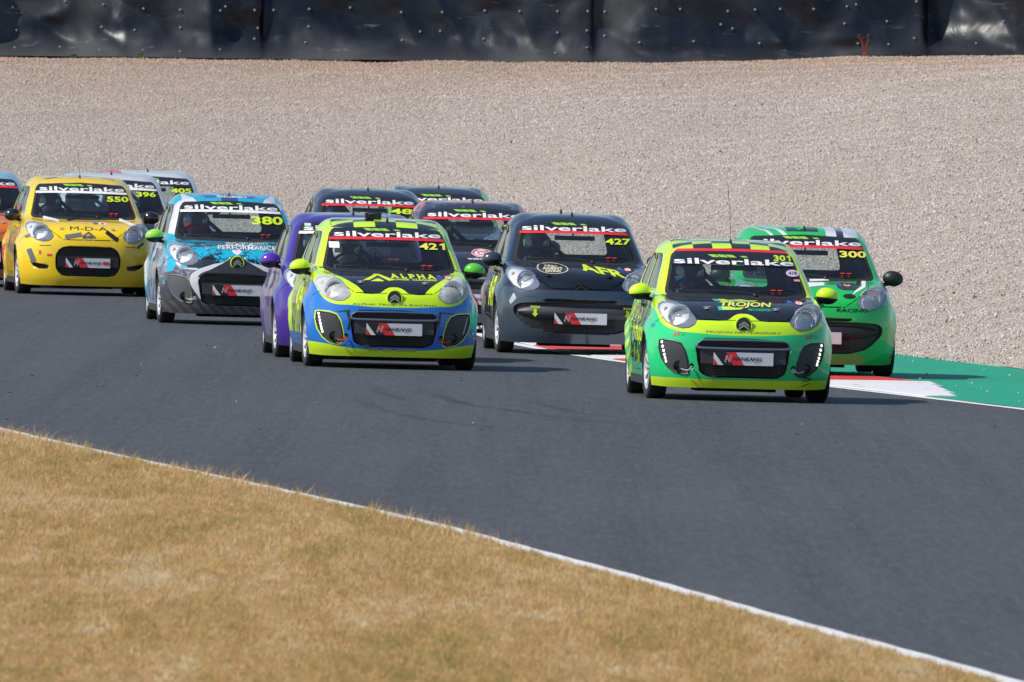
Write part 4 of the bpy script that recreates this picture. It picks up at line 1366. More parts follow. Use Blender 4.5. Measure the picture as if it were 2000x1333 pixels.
def liv_380():
    L = Livery("paint cyan shards over white and graphite")
    cyan = (0.008, 0.40, 0.60)
    c = L.mix(L.gt(L.noise(2.0, L.mapping(L.co, (2.2, .5, 1), (4, 0, 0)), 2), .53), (0.72, 0.73, 0.76), cyan)
    v = L.voro(13, L.mapping(L.co, (1, .55, 1)), 'DISTANCE_TO_EDGE')
    dk = L.noise(5.5, L.mapping(L.co, (1, 1, 1), (2, 3, 0)), 4, .6)
    bon = L.both(L.gt(L.Z, .60), L.lt(L.Y, 1.05), L.lt(L.aX, .60))
    cb = L.mix(L.gt(dk, .56), cyan, (0.015, 0.02, 0.04))
    cb = L.mix(L.both(L.lt(v, .05), L.gt(dk, .47)), cb, (0.02, 0.03, 0.05))
    c = L.mix(bon, c, cb)
    # graphite and pale silver nose
    nz = L.m('ADD', L.noise(5.5, L.mapping(L.co, (1, 1, 1.6), (1, 1, 5)), 5, .65, .8), L.m('MULTIPLY', L.m('SUBTRACT', .50, L.Z), .7))
    sil = L.ramp(nz, [(.30, (.45, .45, .54)), (.42, (.22, .22, .29)), (.52, (.07, .07, .11)), (.75, (.03, .03, .045))])
    lo = L.below([(-.86, .82), (-.70, .70), (-.62, .62), (-.45, .58), (0, .60), (.45, .58), (.62, .62), (.70, .70), (.86, .82)])
    c = L.mix(L.both(lo, L.lt(L.Y, 1.0)), c, sil)
    c = L.mix(L.both(L.gt(L.aX, .56), L.gt(L.Z, .42), L.lt(L.Y, 1.0), L.gt(L.noise(7, L.mapping(L.co, (1, 1, .5), (3, 3, 0)), 3, .6, 1.0), .55)), c, cyan)
    # white lip round the mouth and the dark peak over the emblem
    c = L.mix(L.both(L.lt(L.aX, L.curve(L.Z, [(0, .36), (.22, .37), (.5, .50), (.56, .45), (.64, .27), (.70, .10), (2, .1)], 0, 2)), L.lt(L.Y, .25), L.gt(L.Z, .27), L.lt(L.Z, .72)), c, (0.75, 0.75, 0.77))
    c = L.mix(L.both(L.lt(L.aX, L.curve(L.Z, [(0, .3), (.50, .42), (.60, .26), (.68, .12), (.73, .06), (2, 0)], 0, 2)), L.lt(L.Y, .35), L.gt(L.Z, .5), L.lt(L.Z, .735)), c, (0.03, 0.03, 0.035))
    c = L.mix(L.both(L.lt(L.Z, .245), L.lt(L.Y, .6)), c, L.mix(L.gt(L.m('SINE', L.m('MULTIPLY', L.m('ADD', L.X, L.Z), 60)), 0), (0.10, 0.10, 0.11), (0.05, 0.05, 0.055)))
    # roof: white and deep blue swooshes on cyan
    rf = L.both(L.gt(L.Z, 1.296), L.gt(L.Y, 1.5), L.lt(L.aX, .5))
    r = L.m('SUBTRACT', L.aX, L.m('MULTIPLY', L.m('SUBTRACT', L.Y, 1.5), 0.25))
    cr = L.mix(L.gt(r, .33), cyan, (0.72, 0.73, 0.76))
    cr = L.mix(L.both(L.gt(r, .07), L.lt(r, .21), L.gt(L.Y, 1.68)), cr, (0.03, 0.09, 0.50))
    cr = L.mix(L.lt(L.aX, .09), cr, (0.02, 0.05, 0.25))
    c = L.mix(rf, c, cr)
    c = jag(L, c, cyan, .9, 3.3, .2, .95, 3.5, .52, (0, 2, 0), (1, 1.5, .5))
    c = jag(L, c, (0.08, 0.08, 0.22), .9, 3.3, .2, .9, 5, .58, (5, 2, 0), (1, 1.2, .6))
    c = jag(L, c, (0.45, 0.06, 0.35), .9, 1.8, .5, .9, 9, .66, (1, 7, 0))
    return L.finish(c, dirt=.35)
def simple_livery(name, base, nose=None, bonnet=None, metal=0.0, rough=0.25, extra=None, roof=None):
    L = Livery(name)
    c = L.col(base)
    if nose: c = L.mix(L.both(L.lt(L.Z, .66), L.lt(L.Y, 1.0)), c, nose)
    if bonnet: c = L.mix(L.both(L.gt(L.Z, .64), L.lt(L.Y, 1.05), L.lt(L.aX, .62)), c, bonnet)
    if roof: c = L.mix(L.both(L.gt(L.Z, 1.296), L.gt(L.Y, 1.5), L.lt(L.aX, .54)), c, roof)
    if extra: c = extra(L, c)
    return L.finish(c, metal=metal, rough=rough)
def x_purple(L, c):
    pale = (0.27, 0.20, 0.40)
    c = L.mix(L.both(L.gt(L.aX, .6), L.lt(L.Z, .88), L.gt(L.Y, .9), L.lt(L.Y, 2.6), L.gt(L.noise(1.5, L.mapping(L.co, (1, .6, 1)), 3), .45)), c, pale)
    return c
def x_427(L, c):
    c = L.mix(L.both(L.gt(L.aX, .6), L.gt(L.Y, .95), L.lt(L.Z, .92)), c, (0.006, 0.006, 0.008))
    c = jag(L, c, (0.55, 0.06, 0.05), 2.4, 3.4, .5, .95, 4, .5, (0, 1, 0))
    c = jag(L, c, (0.05, 0.35, 0.5), 2.2, 3.2, .5, .9, 5, .57, (7, 1, 0))
    return c
def x_300(L, c):
    rf = L.both(L.gt(L.Z, 1.296), L.gt(L.Y, 1.5))
    w = L.both(rf, L.gt(L.X, .20), L.lt(L.X, .52)); c = L.mix(w, c, (.75, .77, .78))
    k = L.both(rf, L.gt(L.X, .30), L.lt(L.X, .37)); c = L.mix(k, c, BLK)
    l1 = L.m('ADD', L.X, L.m('MULTIPLY', L.m('SUBTRACT', L.Y, 1.7), 0.32))
    c = L.mix(L.both(rf, L.gt(l1, -.25), L.lt(l1, -.205)), c, (.75, .77, .78))
    c = L.mix(L.both(rf, L.gt(l1, -.36), L.lt(l1, -.33)), c, (.75, .77, .78))
    c = L.mix(L.both(L.gt(L.X, .68), L.lt(L.Z, .36), L.gt(L.Z, .18), L.lt(L.Y, .5), L.gt(L.Y, .36)), c, BLK)
    return c
def x_dots(L, c):
    v = L.voro(9, L.mapping(L.co, (1, .8, 1)))
    rf = L.both(L.gt(L.Z, 1.30), L.lt(L.Y, 2.2))
    c = L.mix(L.both(rf, L.lt(v, .22)), c, (.10, .11, .17))
    red = (0.62, .07, .06)
    c = L.mix(L.both(L.gt(L.Z, 1.365), L.gt(L.noise(4, L.mapping(L.co, (1, .5, 1)), 2), .44)), c, red)
    c = L.mix(L.both(L.gt(L.aX, .50), L.gt(L.Z, 1.1), L.gt(L.noise(5, detail=2), .5)), c, red)
    return c
def x_red_flank(L, c): return L.mix(L.both(L.lt(L.X, -.33), L.gt(L.Z, .9), L.gt(L.Y, 1.5)), c, (.72, .09, .06))
def x_white_or(L, c):
    c = L.mix(L.both(L.lt(L.Z, .95), L.gt(L.aX, .45)), c, (.75, .16, .02))
    return c
def x_blue_or(L, c):
    c = L.mix(L.lt(L.Z, .95), c, (.72, .17, .025))
    s_ = L.m('SUBTRACT', L.X, L.m('MULTIPLY', L.Z, -.5))
    c = L.mix(L.both(L.lt(L.Z, .94), L.gt(s_, .78), L.lt(s_, .82)), c, (.7, .7, .7))
    return c
def x_far(L, c):
    return L.mix(L.both(L.gt(L.aX, .50), L.gt(L.Z, .9), L.gt(L.noise(6, detail=2), .45)), c, (.22, .60, .05))
def x_48(L, c):
    return L.mix(L.both(L.gt(L.Y, 2.35), L.gt(L.Z, 1.3), L.lt(L.aX, .4)), c, (.6, .07, .08))
LIV = {
    '301': liv_301(), '421': liv_421(), '380': liv_380(),
    '550': simple_livery("paint yellow", (0.88, 0.60, 0.004)),
    '427': simple_livery("paint dark blue grey metallic", (0.012, 0.020, 0.040), nose=(0.042, 0.066, 0.10), bonnet=(0.008, 0.012, 0.022), metal=0.35, rough=.24, extra=x_427),
    '300': simple_livery("paint vivid green", (0.010, 0.50, 0.085), extra=x_300),
    'purple': simple_livery("paint purple", (0.055, 0.012, 0.31), metal=0.2, extra=x_purple),
    'dots': simple_livery("paint black with red roof splash", (0.020, 0.022, 0.032), extra=x_dots),
    '48': simple_livery("paint navy black", (0.016, 0.020, 0.036), extra=x_48),
    'far': simple_livery("paint black with green rails", (0.018, 0.024, 0.04), extra=x_far),
    '396': simple_livery("paint white over orange", (0.60, 0.63, 0.67), bonnet=(.02, .03, .05), extra=x_white_or),
    '405': simple_livery("paint pale grey with red flank", (0.60, 0.64, 0.68), extra=x_red_flank),
    'blue': simple_livery("paint pale blue over orange", (0.20, 0.46, 0.62), extra=x_blue_or),
}

# ------------------------------------------------------------------ parts shared by all the cars
def put(me, name, parent, loc=(0, 0, 0), rot=(0, 0, 0)):
    o = link(bpy.data.objects.new(name, me), parent)
    o.location = loc; o.rotation_euler = rot
    return o
def make_tyre():
    mb = MB()
    w = .082
    prof = [(-w + .012, .180), (-w + .002, .200), (-w, .225), (-w + .004, .250), (-w + .016, .262), (-w + .022, .2655)]
    for g in (-.04, -.013, .013, .04):
        prof += [(g - .005, .2665), (g - .004, .260), (g + .004, .260), (g + .005, .2665)]
    prof += [(w - .022, .2655), (w - .016, .262), (w - .004, .250), (w, .225), (w - .002, .200), (w - .012, .180)]
    mb.lathe(prof, n=48)
    return mb.mesh("tyre", [M_RUBBER], True, 35)
def make_rim():
    mb = MB()        # outer face towards +X
    mb.lathe([(-.07, .175), (-.05, .165), (.03, .160), (.055, .172), (.066, .184), (.073, .186), (.070, .178), (.060, .166), (.040, .158), (-.06, .158)], n=48, mi=0)
    mb.lathe([(.045, .001), (.045, .030), (.035, .042), (.01, .045), (-.02, .05)], n=20, mi=0)
    mb.lathe([(-.03, .04), (-.03, .13), (-.045, .135)], n=24, mi=1)
    n = 10
    for k in range(n):
        a = 2 * math.pi * k / n
        for da in (-.07, .07):
            b = a + da
            R_ = lambda r, t: Vector((0, r * math.cos(t), r * math.sin(t)))
            p = [R_(.035, a) + Vector((.038, 0, 0)), R_(.10, a + da * .6) + Vector((.052, 0, 0)), R_(.168, b) + Vector((.058, 0, 0))]
            mb.tube(p, [.010, .008, .009], 6, 0)
    for k in range(4):
        a = 2 * math.pi * k / 4 + .4
        mb.lathe([(.03, .001), (.049, .007), (.05, .001)], (0, .028 * math.cos(a), .028 * math.sin(a)), 'X', 6, 1)
    return mb.mesh("rim", [M_ALLOY, M_MATT], True, 40)
ME_TYRE, ME_RIM = make_tyre(), make_rim()
def make_mirror(mat_top):
    mb = MB()
    N_, M_ = 24, 16; vs = []; fs = []; mi = []
    for i in range(M_ + 1):
        a = math.pi * i / M_
        for k in range(N_):
            w = 2 * math.pi * k / N_
            x = .095 * math.sin(a) * math.cos(w); z = .074 * math.cos(a); y = .075 * math.sin(a) * math.sin(w)
            if y > .02: y = .02 + (y - .02) * .25              # flat glass side at the back
            x *= 1.0 + (.10 if x > 0 else -.02)
            vs.append((x, y, z))
    for i in range(M_):
        for k in range(N_):
            fs.append((i * N_ + k, (i + 1) * N_ + k, (i + 1) * N_ + (k + 1) % N_, i * N_ + (k + 1) % N_))
            mi.append(0 if i < M_ * .56 else 1)
    mb.v = vs; mb.f = fs; mb.m = mi
    mb.tube([(-.03, .0, -.05), (-.09, .0, -.075), (-.14, .01, -.065)], [.022, .017, .02], 8, 1)
    me = mb.mesh("wing_mirror", [mat_top, M_BLACK], True, None)
    return me
def mirror_pair(car, mat_l, mat_r=None):
    for s, m in ((-1, mat_l), (1, mat_r or mat_l)):
        me = make_mirror(m)
        o = put(me, "wing_mirror", car, (s * .815, 1.24, .922), (0, 0.10 * s, 0))
        if s < 0: o.scale = (-1, 1, 1)
        g = MB(); g.ell((0, .040, 0), (.08, .003, .06), 16, 8); gg = g.build("mirror_glass", M_CHROME, o)
def tube_part(name, car, segs, r, mat, n=8):
    mb = MB()
    for p in segs: mb.tube(p, r, n)
    return mb.build(name, mat, car)
def make_cage():
    mb = MB()
    for y, t in ((2.28, 1.275),):
        mb.tube([(-.60, y, .35), (-.58, y, .95), (-.50, y, t - .07), (-.42, y, t), (.42, y, t), (.50, y, t - .07), (.58, y, .95), (.60, y, .35)], .022, 8)
    mb.tube([(-.40, 2.28, 1.26), (.56, 2.28, .45)], .022, 8)
    for s in (-1, 1):
        mb.tube([(s * .60, 1.12, .45), (s * .575, 1.25, .95), (s * .47, 1.72, 1.265), (s * .47, 2.28, 1.26)], .02, 8)
        mb.tube([(s * .46, 2.28, 1.26), (s * .50, 3.0, .62)], .02, 8)
        mb.tube([(s * .60, 1.12, .60), (s * .60, 2.28, .45)], .02, 8); mb.tube([(s * .60, 1.12, .45), (s * .60, 2.28, .70)], .02, 8)
    mb.tube([(-.47, 1.72, 1.265), (.47, 1.72, 1.265)], .02, 8)
    mb.tube([(-.58, 2.28, .88), (.58, 2.28, .88)], .02, 8)
    return mb.mesh("roll_cage", [plain("dark cage paint", (0.03, 0.03, 0.034), .4)])
def make_seat():
    mb = MB()
    def shell(prof):      # rows of (y, z, halfwidth, wing)
        vs = []; fs = []
        for y, z, hw, wing in prof:
            for t in np.linspace(-1, 1, 9):
                vs.append((hw * t, y - wing * abs(t) ** 3, z))
        for i in range(len(prof) - 1):
            for k in range(8):
                a = i * 9 + k; fs.append((a, a + 1, a + 10, a + 9))
        n0 = len(vs)
        vs2 = [(x, y + .03, z - .005) for x, y, z in vs]
        allv = vs + vs2
        fs2 = [tuple(i + n0 for i in f[::-1]) for f in fs]
        mb.add(allv, fs + fs2)
        for i in range(len(prof) - 1):
            for k in (0, 8):
                a = i * 9 + k; mb.add([allv[a], allv[a + 9], allv[a + 9 + n0], allv[a + n0]], [(0, 1, 2, 3)])
        mb.add([allv[(len(prof) - 1) * 9 + k] for k in range(9)] + [allv[n0 + (len(prof) - 1) * 9 + k] for k in range(9)], [(k, k + 1, 10 + k, 9 + k) for k in range(8)])
    shell([(2.02, .42, .22, .10), (2.08, .60, .23, .14), (2.13, .80, .25, .16), (2.16, .92, .24, .15), (2.18, 1.0, .17, .09), (2.19, 1.06, .16, .15), (2.20, 1.15, .155, .17), (2.21, 1.20, .12, .10)])
    mb.box((0, 1.82, .42), (.44, .46, .10))
    mb.box((-.23, 1.85, .47), (.04, .42, .14)); mb.box((.23, 1.85, .47), (.04, .42, .14))
    return mb.mesh("racing_seat", [M_MATT])
def make_dash():
    mb = MB()
    P = [(1.00, .86), (1.02, .895), (1.15, .905), (1.38, .90), (1.42, .86), (1.40, .72), (1.35, .60)]
    vs = []; fs = []
    for y, z in P:
        vs += [(-.66, y, z), (.66, y, z)]
    for i in range(len(P) - 1): fs.append((2 * i, 2 * i + 1, 2 * i + 3, 2 * i + 2))
    mb.add(vs, fs)
    mb.box((-.34, 1.40, .915), (.26, .10, .06))
    mb.box((0, .99, .50), (1.36, .02, .75)); mb.box((0, 2.1, .20), (1.46, 2.2, .02))
    return mb.mesh("dashboard", [M_LINING])
def make_wheel_st():
    mb = MB()
    R3 = Matrix.Rotation(math.radians(-22), 3, 'X')
    c = Vector((0, 0, 0)); pts = [R3 @ Vector((.17 * math.cos(a), 0, .17 * math.sin(a))) for a in np.linspace(0, 2 * math.pi, 25)]
    mb.tube(pts, .014, 8)
    for a in (0, math.pi, -math.pi / 2): mb.tube([c, R3 @ Vector((.165 * math.cos(a), 0, .165 * math.sin(a)))], .012, 6)
    mb.lathe([(-.03, .001), (-.03, .045), (.03, .05)], axis='Y', n=14)
    mb.tube([(0, 0, 0), (0, -.22, -.08)], .02, 8)
    return mb.mesh("steering_wheel", [M_MATT])
ME_CAGE, ME_SEAT, ME_DASH, ME_STW = make_cage(), make_seat(), make_dash(), make_wheel_st()
M_EMIT = NT("lit lamp").set(color=(1, .95, .85), emit=(1, .93, .80), estr=3.2)
M_MIRB = plain("mirror black", (0.012, .014, .022), .15, coat=1.0)
def make_driver(pose):
    "one continuous body: legs, torso, arms, hands, neck, head"
    mb = MB()
    def cap(a, b, r0, r1, n=14):
        a = Vector(a); b = Vector(b); q = [a.lerp(b, t) for t in (0, .25, .5, .75, 1)]
        mb.tube(q, [r0 + (r1 - r0) * t for t in (0, .25, .5, .75, 1)], n); mb.ell(a, (r0,) * 3, n, 8); mb.ell(b, (r1,) * 3, n, 8)
    mb.ell((0, 2.00, .56), (.17, .14, .13)); mb.ell((0, 2.04, .72), (.165, .115, .18)); mb.ell((0, 2.03, .86), (.20, .115, .12))
    cap((-.10, 2.03, .90), (.10, 2.03, .90), .075, .075)
    cap((0, 2.02, .92), (0, 1.97, 1.03), .062, .058)
    mb.ell((0, 1.94, 1.10), (.078, .098, .115)); mb.ell((0, 1.86, 1.06), (.05, .04, .05)); mb.ell((0, 1.842, 1.09), (.014, .018, .024))
    for s in (-1, 1):
        cap((s * .10, 1.98, .53), (s * .13, 1.52, .62), .085, .06); cap((s * .13, 1.52, .62), (s * .10, 1.22, .36), .058, .04)
        cap((s * .10, 1.22, .34), (s * .10, 1.12, .38), .04, .035)
        sh = (s * .175, 2.02, .90)
        if s > 0 and pose == 'wave':
            el = (s * .30, 1.80, .80); wr = Vector((.25, 1.56, .93)); up = Vector((.12, -.1, 1)).normalized(); side = Vector((1, 0, -.1)).normalized()
            cap(sh, el, .058, .045); cap(el, wr, .043, .030)
            palm = wr + up * .055; cap(wr + up * .02, wr + up * .085, .030, .036)
            cap(palm - side * .02, palm + side * .02, .030, .030)
            for k, (l, sp) in enumerate(((.072, -.42), (.085, -.14), (.078, .14), (.060, .42))):
                b0 = palm + side * (-.033 + .022 * k) + up * .03; d = (up + side * sp).normalized()
                cap(b0, b0 + d * l * .55, .0115, .0105, 8); cap(b0 + d * l * .55, b0 + d * l + Vector((0, -.012, 0)), .0105, .009, 8)
            cap(palm - side * .03 - up * .02, palm - side * .065 + up * .02, .013, .011, 8)
        else:
            el = (s * .27, 1.80, .76); a = math.radians(15 if s > 0 else 165)
            hp = Vector((.17 * math.cos(a), 1.45, .93 + .17 * math.sin(a)))
            cap(sh, el, .058, .045); cap(el, hp + Vector((s * .01, .09, -.015)), .043, .030)
            cap(hp + Vector((s * .008, .085, -.01)), hp + Vector((s * .012, .03, 0)), .032, .036)
            for k in range(4):      # fingers curl round the rim
                b0 = hp + Vector((s * .022, .012, .030 - .020 * k)); m1 = b0 + Vector((0, -.035, .003)); m2 = m1 + Vector((-s * .028, -.006, 0))
                cap(b0, m1, .0105, .010, 8); cap(m1, m2, .010, .009, 8)
            cap(hp + Vector((s * .0, .045, .03)), hp + Vector((-s * .022, .005, .035)), .012, .010, 8)
    me = mb.mesh("person", [], False, None)
    o = bpy.data.objects.new("person", me); COL.objects.link(o)
    md = o.modifiers.new("r", 'REMESH'); md.mode = 'VOXEL'; md.voxel_size = .0075; md.use_smooth_shade = True
    sm = o.modifiers.new("s", 'SMOOTH'); sm.factor = .5; sm.iterations = 3
    me2 = bpy.data.meshes.new_from_object(o.evaluated_get(bpy.context.evaluated_depsgraph_get()))
    bpy.data.objects.remove(o); me2.name = "person"
    me2.materials.clear(); me2.materials.append(plain("dark race suit", (0.05, 0.055, 0.08), .8)); me2.materials.append(plain("black glove", (0.012, .012, .014), .7))
    mi = [1 if p.center.y < 1.60 and p.center.z > .80 else 0 for p in me2.polygons]
    me2.polygons.foreach_set("material_index", mi); me2.shade_smooth()
    return me2
ME_DRV = {'drive': make_driver('drive'), 'wave': make_driver('wave')}
def helmet(person, mshell, mtrim, mvis):
    mb = MB(); vs = []; fs = []; mi = []; N_, M_ = 28, 18
    for i in range(M_ + 1):
        a = math.pi * i / M_ * .86
        for k in range(N_):
            w = 2 * math.pi * k / N_
            x = .128 * math.sin(a) * math.cos(w); y = .150 * math.sin(a) * math.sin(w); z = .142 * math.cos(a)
            if y < 0 and z < -.03: y *= 1.08
            vs.append((x, 1.945 + y, 1.118 + z))
    for i in range(M_):
        for k in range(N_):
            fs.append((i * N_ + k, (i + 1) * N_ + k, (i + 1) * N_ + (k + 1) % N_, i * N_ + (k + 1) % N_))
            c = (Vector(vs[fs[-1][0]]) + Vector(vs[fs[-1][2]])) / 2 - Vector((0, 1.945, 1.118))
            vis = c.y < -.02 and -.025 < c.z < .055 and abs(c.x) < .118
            mi.append(2 if vis else (1 if (c.z < -.03 and c.y < .05) else 0))
    mb.v = vs; mb.f = fs; mb.m = mi
    return mb.build("helmet", [mshell, mtrim, mvis], person, True, None)

def plate(car, z=.372, y=-.024, tag_red=False):
    mb = MB(); W, H = .52, .111
    mb.box((0, y + .006, z), (W, .008, H))
    o = mb.build("number_plate", M_PLATE, car, False)
    P = lambda u, v: (-W / 2 + u * W, v * H - H / 2)
    layers = [("plate_print", M_VBLACK, [PG([P(0, 0), P(.33, 0), P(.24, 1), P(0, 1)])], .0012),
              ("plate_print", M_WHITE, [PG([P(0, .55), P(.08, 0), P(.165, 0), P(.01, .95), P(0, .95)])], .0020),
              ("plate_print", M_RED, [PG([P(0, 0), P(.08, 0), P(0, .55)]), PG([P(.33, 0), P(.51, 0), P(.37, 1), P(.21, 1)])], .0028),
              ("plate_lettering", M_WHITE, [T("N", *P(.245, .5), w=.062, h=.058, bold=.045, shear=.25)], .0034),
              ("plate_lettering", plain("pink print", (.75, .15, .22), .4), [T("N", *P(.245, .5), w=.054, h=.050, bold=.02, shear=.25)], .0042),
              ("plate_lettering", M_VBLACK, [T("NANKANG", *P(.565, .5), w=.255, h=.032, bold=.03, shear=.2), T("TYRES", *P(.72, .24), w=.045, h=.010, bold=.01)], .0036)]
    if tag_red: layers.append(("plate_print", M_RED, [RR(.175, -.018, .25, .018, .006)], .0040))
    for nm, m, sh, d in layers:
        vs = []; fs = []
        for pv, pf in sh:
            b = len(vs); vs += [(float(p[0]), y + .002 - d, z + float(p[1])) for p in pv]; fs += [tuple(i + b for i in f) for f in pf]
        mesh_obj(nm, vs, fs, m, o)
    return o
def chevrons(w, t, gap, h):
    "two stacked peaks, outline polygons (x, z)"
    out = []
    for z0 in (0, -gap):
        out.append([(-w, z0 - h), (0, z0), (w, z0 - h), (w, z0 - h - t), (0, z0 - t), (-w, z0 - h - t)])
    return out
def emblem(car, z, y, w, mat, disc=None, ring=None):
    mb = MB()
    for P in chevrons(w, w * .42, w * .62, w * .72):
        n = len(P); zc = z + w * .78
        f0 = [(x, y - .010, zc + q) for x, q in P]; mid = [(x, y + .004, zc + q) for x, q in P]
        quads = [(0, 1, 4, 5), (1, 2, 3, 4)]
        mb.add(f0 + mid, [q[::-1] for q in quads] + [tuple(i + n for i in q) for q in quads] + [(i, (i + 1) % n, n + (i + 1) % n, n + i) for i in range(n)])
    o = mb.build("emblem", mat, car, False)
    if disc:
        d = MB(); d.lathe([(y - .001, .001), (y + .002, disc * .96), (y + .012, disc)], (0, 0, z), 'Y', 28)
        d.build("emblem_disc", M_VBLACK, o)
    if ring:
        d = MB(); r0, r1 = disc, disc * 1.22
        pts = [(0 + (r0 + r1) / 2 * math.cos(a), y + .008, z + (r0 + r1) / 2 * math.sin(a)) for a in np.linspace(0, 2 * math.pi, 33)]
        d.tube(pts, (r1 - r0) / 2 * 1.1, 8, 0, False); d.build("emblem_ring", ring, o)
    return o
def lamp_guts(h, s, kind, lit=False, old=False):
    cx, cz = s * (.548 if kind != 'C' else .535), .735
    p, _ = on_front(cx, cz)
    mb = MB()
    if kind == 'C':
        mb.lathe([(a + p.y, r) for a, r in [(.034, .001), (.033, .045), (.024, .074), (.010, .084), (.002, .088), (.006, .097)]], (cx, 0, cz), 'Y', 32)
        mb.ell((cx, p.y + .026, cz), (.050, .018, .050))
    else:
        mb.lathe([(.034 + p.y, .001), (.032 + p.y, .05), (.020 + p.y, .082), (.008 + p.y, .094), (.012 + p.y, .102)], (cx, 0, cz), 'Y', 32)
        for k in range(14):      # fluted facets of the reflector
            a = 2 * math.pi * k / 14
            mb.box((cx + .066 * math.cos(a), p.y + .026, cz + .066 * math.sin(a)), (.014, .010, .022), rot=Matrix.Rotation(-a, 3, 'Y'))
    mb.build("reflector", M_REFL, h)
    b = MB(); b.ell((cx, p.y + .020, cz), (.016, .014, .016)); b.build("bulb", M_CHROME if not lit else M_EMIT, h)
    q, _ = on_front(s * .665, .790)
    b = MB(); b.ell((s * .655, q.y + .024, .785), (.018, .010, .024)); b.build("indicator", M_AMBER if kind != 'B' else plain("pale indicator", (.6, .45, .35), .3), h)
    q2, _ = on_front(s * .50, .80)
    b = MB(); b.ell((s * .515, q2.y + .022, .79), (.02, .015, .02)); b.build("side_light", M_REFL, h)

CARS = []
def build_car(key, kind, px, py, yaw, label, mirror_mats, steer=4, stripe=M_RED, number=None, num_mat=M_LIME, glass_text=True, lit=False, old_lens=False,
              special=False, antennas=((0.0, 1.86, .32),), driver='drive', helm=None, roll=0.0, simple=False, scoop=False, band_low=False, numx=.435, numz=1.138, numw=.26, numh=.060, tw=1.0):
    P = ground_at(px, py)                       # middle of the front axle on the road
    root = link(bpy.data.objects.new("race_car", None))
    fwd = Vector((math.sin(math.radians(yaw)), -math.cos(math.radians(yaw)), 0))
    base = P - fwd * (1.72 - .73)
    root.location = (base.x, base.y, 0 + (0.012 if key in ('300',) else 0)); root.rotation_euler = (0, 0, math.radians(yaw))
    tag(root, label, "race car", "small hatchback race cars on the track")
    car = root
    M0 = TYPES[kind]; paint = LIV[key]
    OFF = (0, -1.72, 0)
    class CarCtx: pass
    made = []
    def P_(me, name, mats=None, rot=None):
        o = put(me, name, car, (0, 0, 0))
        if mats:
            for i, m in mats.items():
                o.material_slots[i].link = 'OBJECT'; o.material_slots[i].material = m
        return o
    before = set(COL.objects)
    P_(M0['body'], "body", {0: paint}); P_(M0['bumper'], "front_bumper", {0: paint}); P_(M0['bonnet'], "bonnet", {0: paint})
    for s in (-1, 1):
        d = P_(M0['door', s], "door", {0: paint})
        hb = MB(); p, n_ = on_side(1.98, .80, s)
        hb.box((p.x + s * .012, 1.97, .80), (.018, .15, .026)); hb.build("handle", paint if key != '300' else M_BLACK, d)
    P_(M0['lining'], "cabin_lining")
    ws = P_(M0['ws'], "windscreen")
    P_(M0['rw'], "rear_window")
    for s in (-1, 1):
        P_(M0['dw', s], "door_window"); P_(M0['qw', s], "quarter_window")
    # black border of the windscreen
    n = len(WS)
    rim_ = list(shrink(WS, -.006)) + list(WS_IN)
    vs, fs = lay([([tuple(p) for p in rim_], [(i, (i + 1) % n, n + (i + 1) % n, n + i) for i in range(n)])], off=.001)
    mesh_obj("windscreen_border", vs, fs, M_MATT, ws, True)
    # lower cowl and wipers
    mb = MB()
    for a, b in (((.10, .925), (-.42, .955)), ((.30, .950), (.05, .938))):
        pass
    arm = []
    for (x0, z0), (x1, z1) in (((.16, .908), (-.44, .926)), ((.14, .912), (.50, .946))):
        pts = []
        for t in np.linspace(0, 1, 9):
            q, nn = on_front(x0 + (x1 - x0) * t, z0 + (z1 - z0) * t + .012 * math.sin(math.pi * t))
            pts.append(q + nn * .018)
        mb.tube(pts, .0075, 6)
    q, nn = on_front(.16, .905); mb.ell(q + nn * .01, (.022, .02, .018), 10, 6)
    mb.build("wiper", M_BLACK, car)
    for s in (-1, 1):
        h = P_(M0['bowl', s], "headlight")
        l = put(M0['lens', s], "lens", h)
        if old_lens:
            l.material_slots[0].link = 'OBJECT'; l.material_slots[0].material = M_LENS_OLD
        lamp_guts(h, s, kind)
        outline('lamp_seal', HL[s], .0035, M_MATT, h, -.002)
    # cabin
    P_(ME_DASH, "dashboard"); P_(ME_CAGE, "roll_cage")
    st = put(ME_SEAT, "racing_seat", car, (-.345, 0, -.03)); put(ME_STW, "steering_wheel", car, (-.345, 1.45, .90))
    mb = MB(); mb.tube([(-.185, 1.50, 1.145), (.215, 1.50, 1.145)], .024, 10); mb.tube([(0, 1.50, 1.15), (0, 1.56, 1.26)], .008, 6)
    mb.build("rear_view_mirror", M_BLACK, car)
    mirror_pair(car, *mirror_mats)
    # underside, exhaust
    mb = MB(); mb.box((0, 1.75, .165), (1.30, 2.9, .05)); mb.box((-.02, .75, .13), (.70, .55, .10)); mb.box((.02, 3.05, .24), (1.30, .10, .08)); mb.box((0, 1.6, .205), (1.46, .95, .06))
    mb.tube([(.38, 3.0, .20), (.38, 3.46, .20)], .028, 10)
    mb.build("underside", M_MATT, car)
    for s in (-1, 1):
        mb = MB(); mb.box((s * .745, 1.88, .155), (.07, 1.55, .07)); mb.build("sill", M_BLACK, car)
    for ya in (.73, 3.07):
        for s in (-1, 1):
            w = link(bpy.data.objects.new("wheel", None), car); w.location = (s * (.708 if ya < 1 else .700), ya, .2665)
            w.rotation_euler = (0, 0, math.radians(steer) if ya < 1 else 0)
            ty = put(ME_TYRE, "tyre", w); r_ = put(ME_RIM, "rim", w, rot=(random.Random(sum(map(ord, key)) + s + int(ya)).uniform(0, 3), 0, 0 if s > 0 else math.pi))
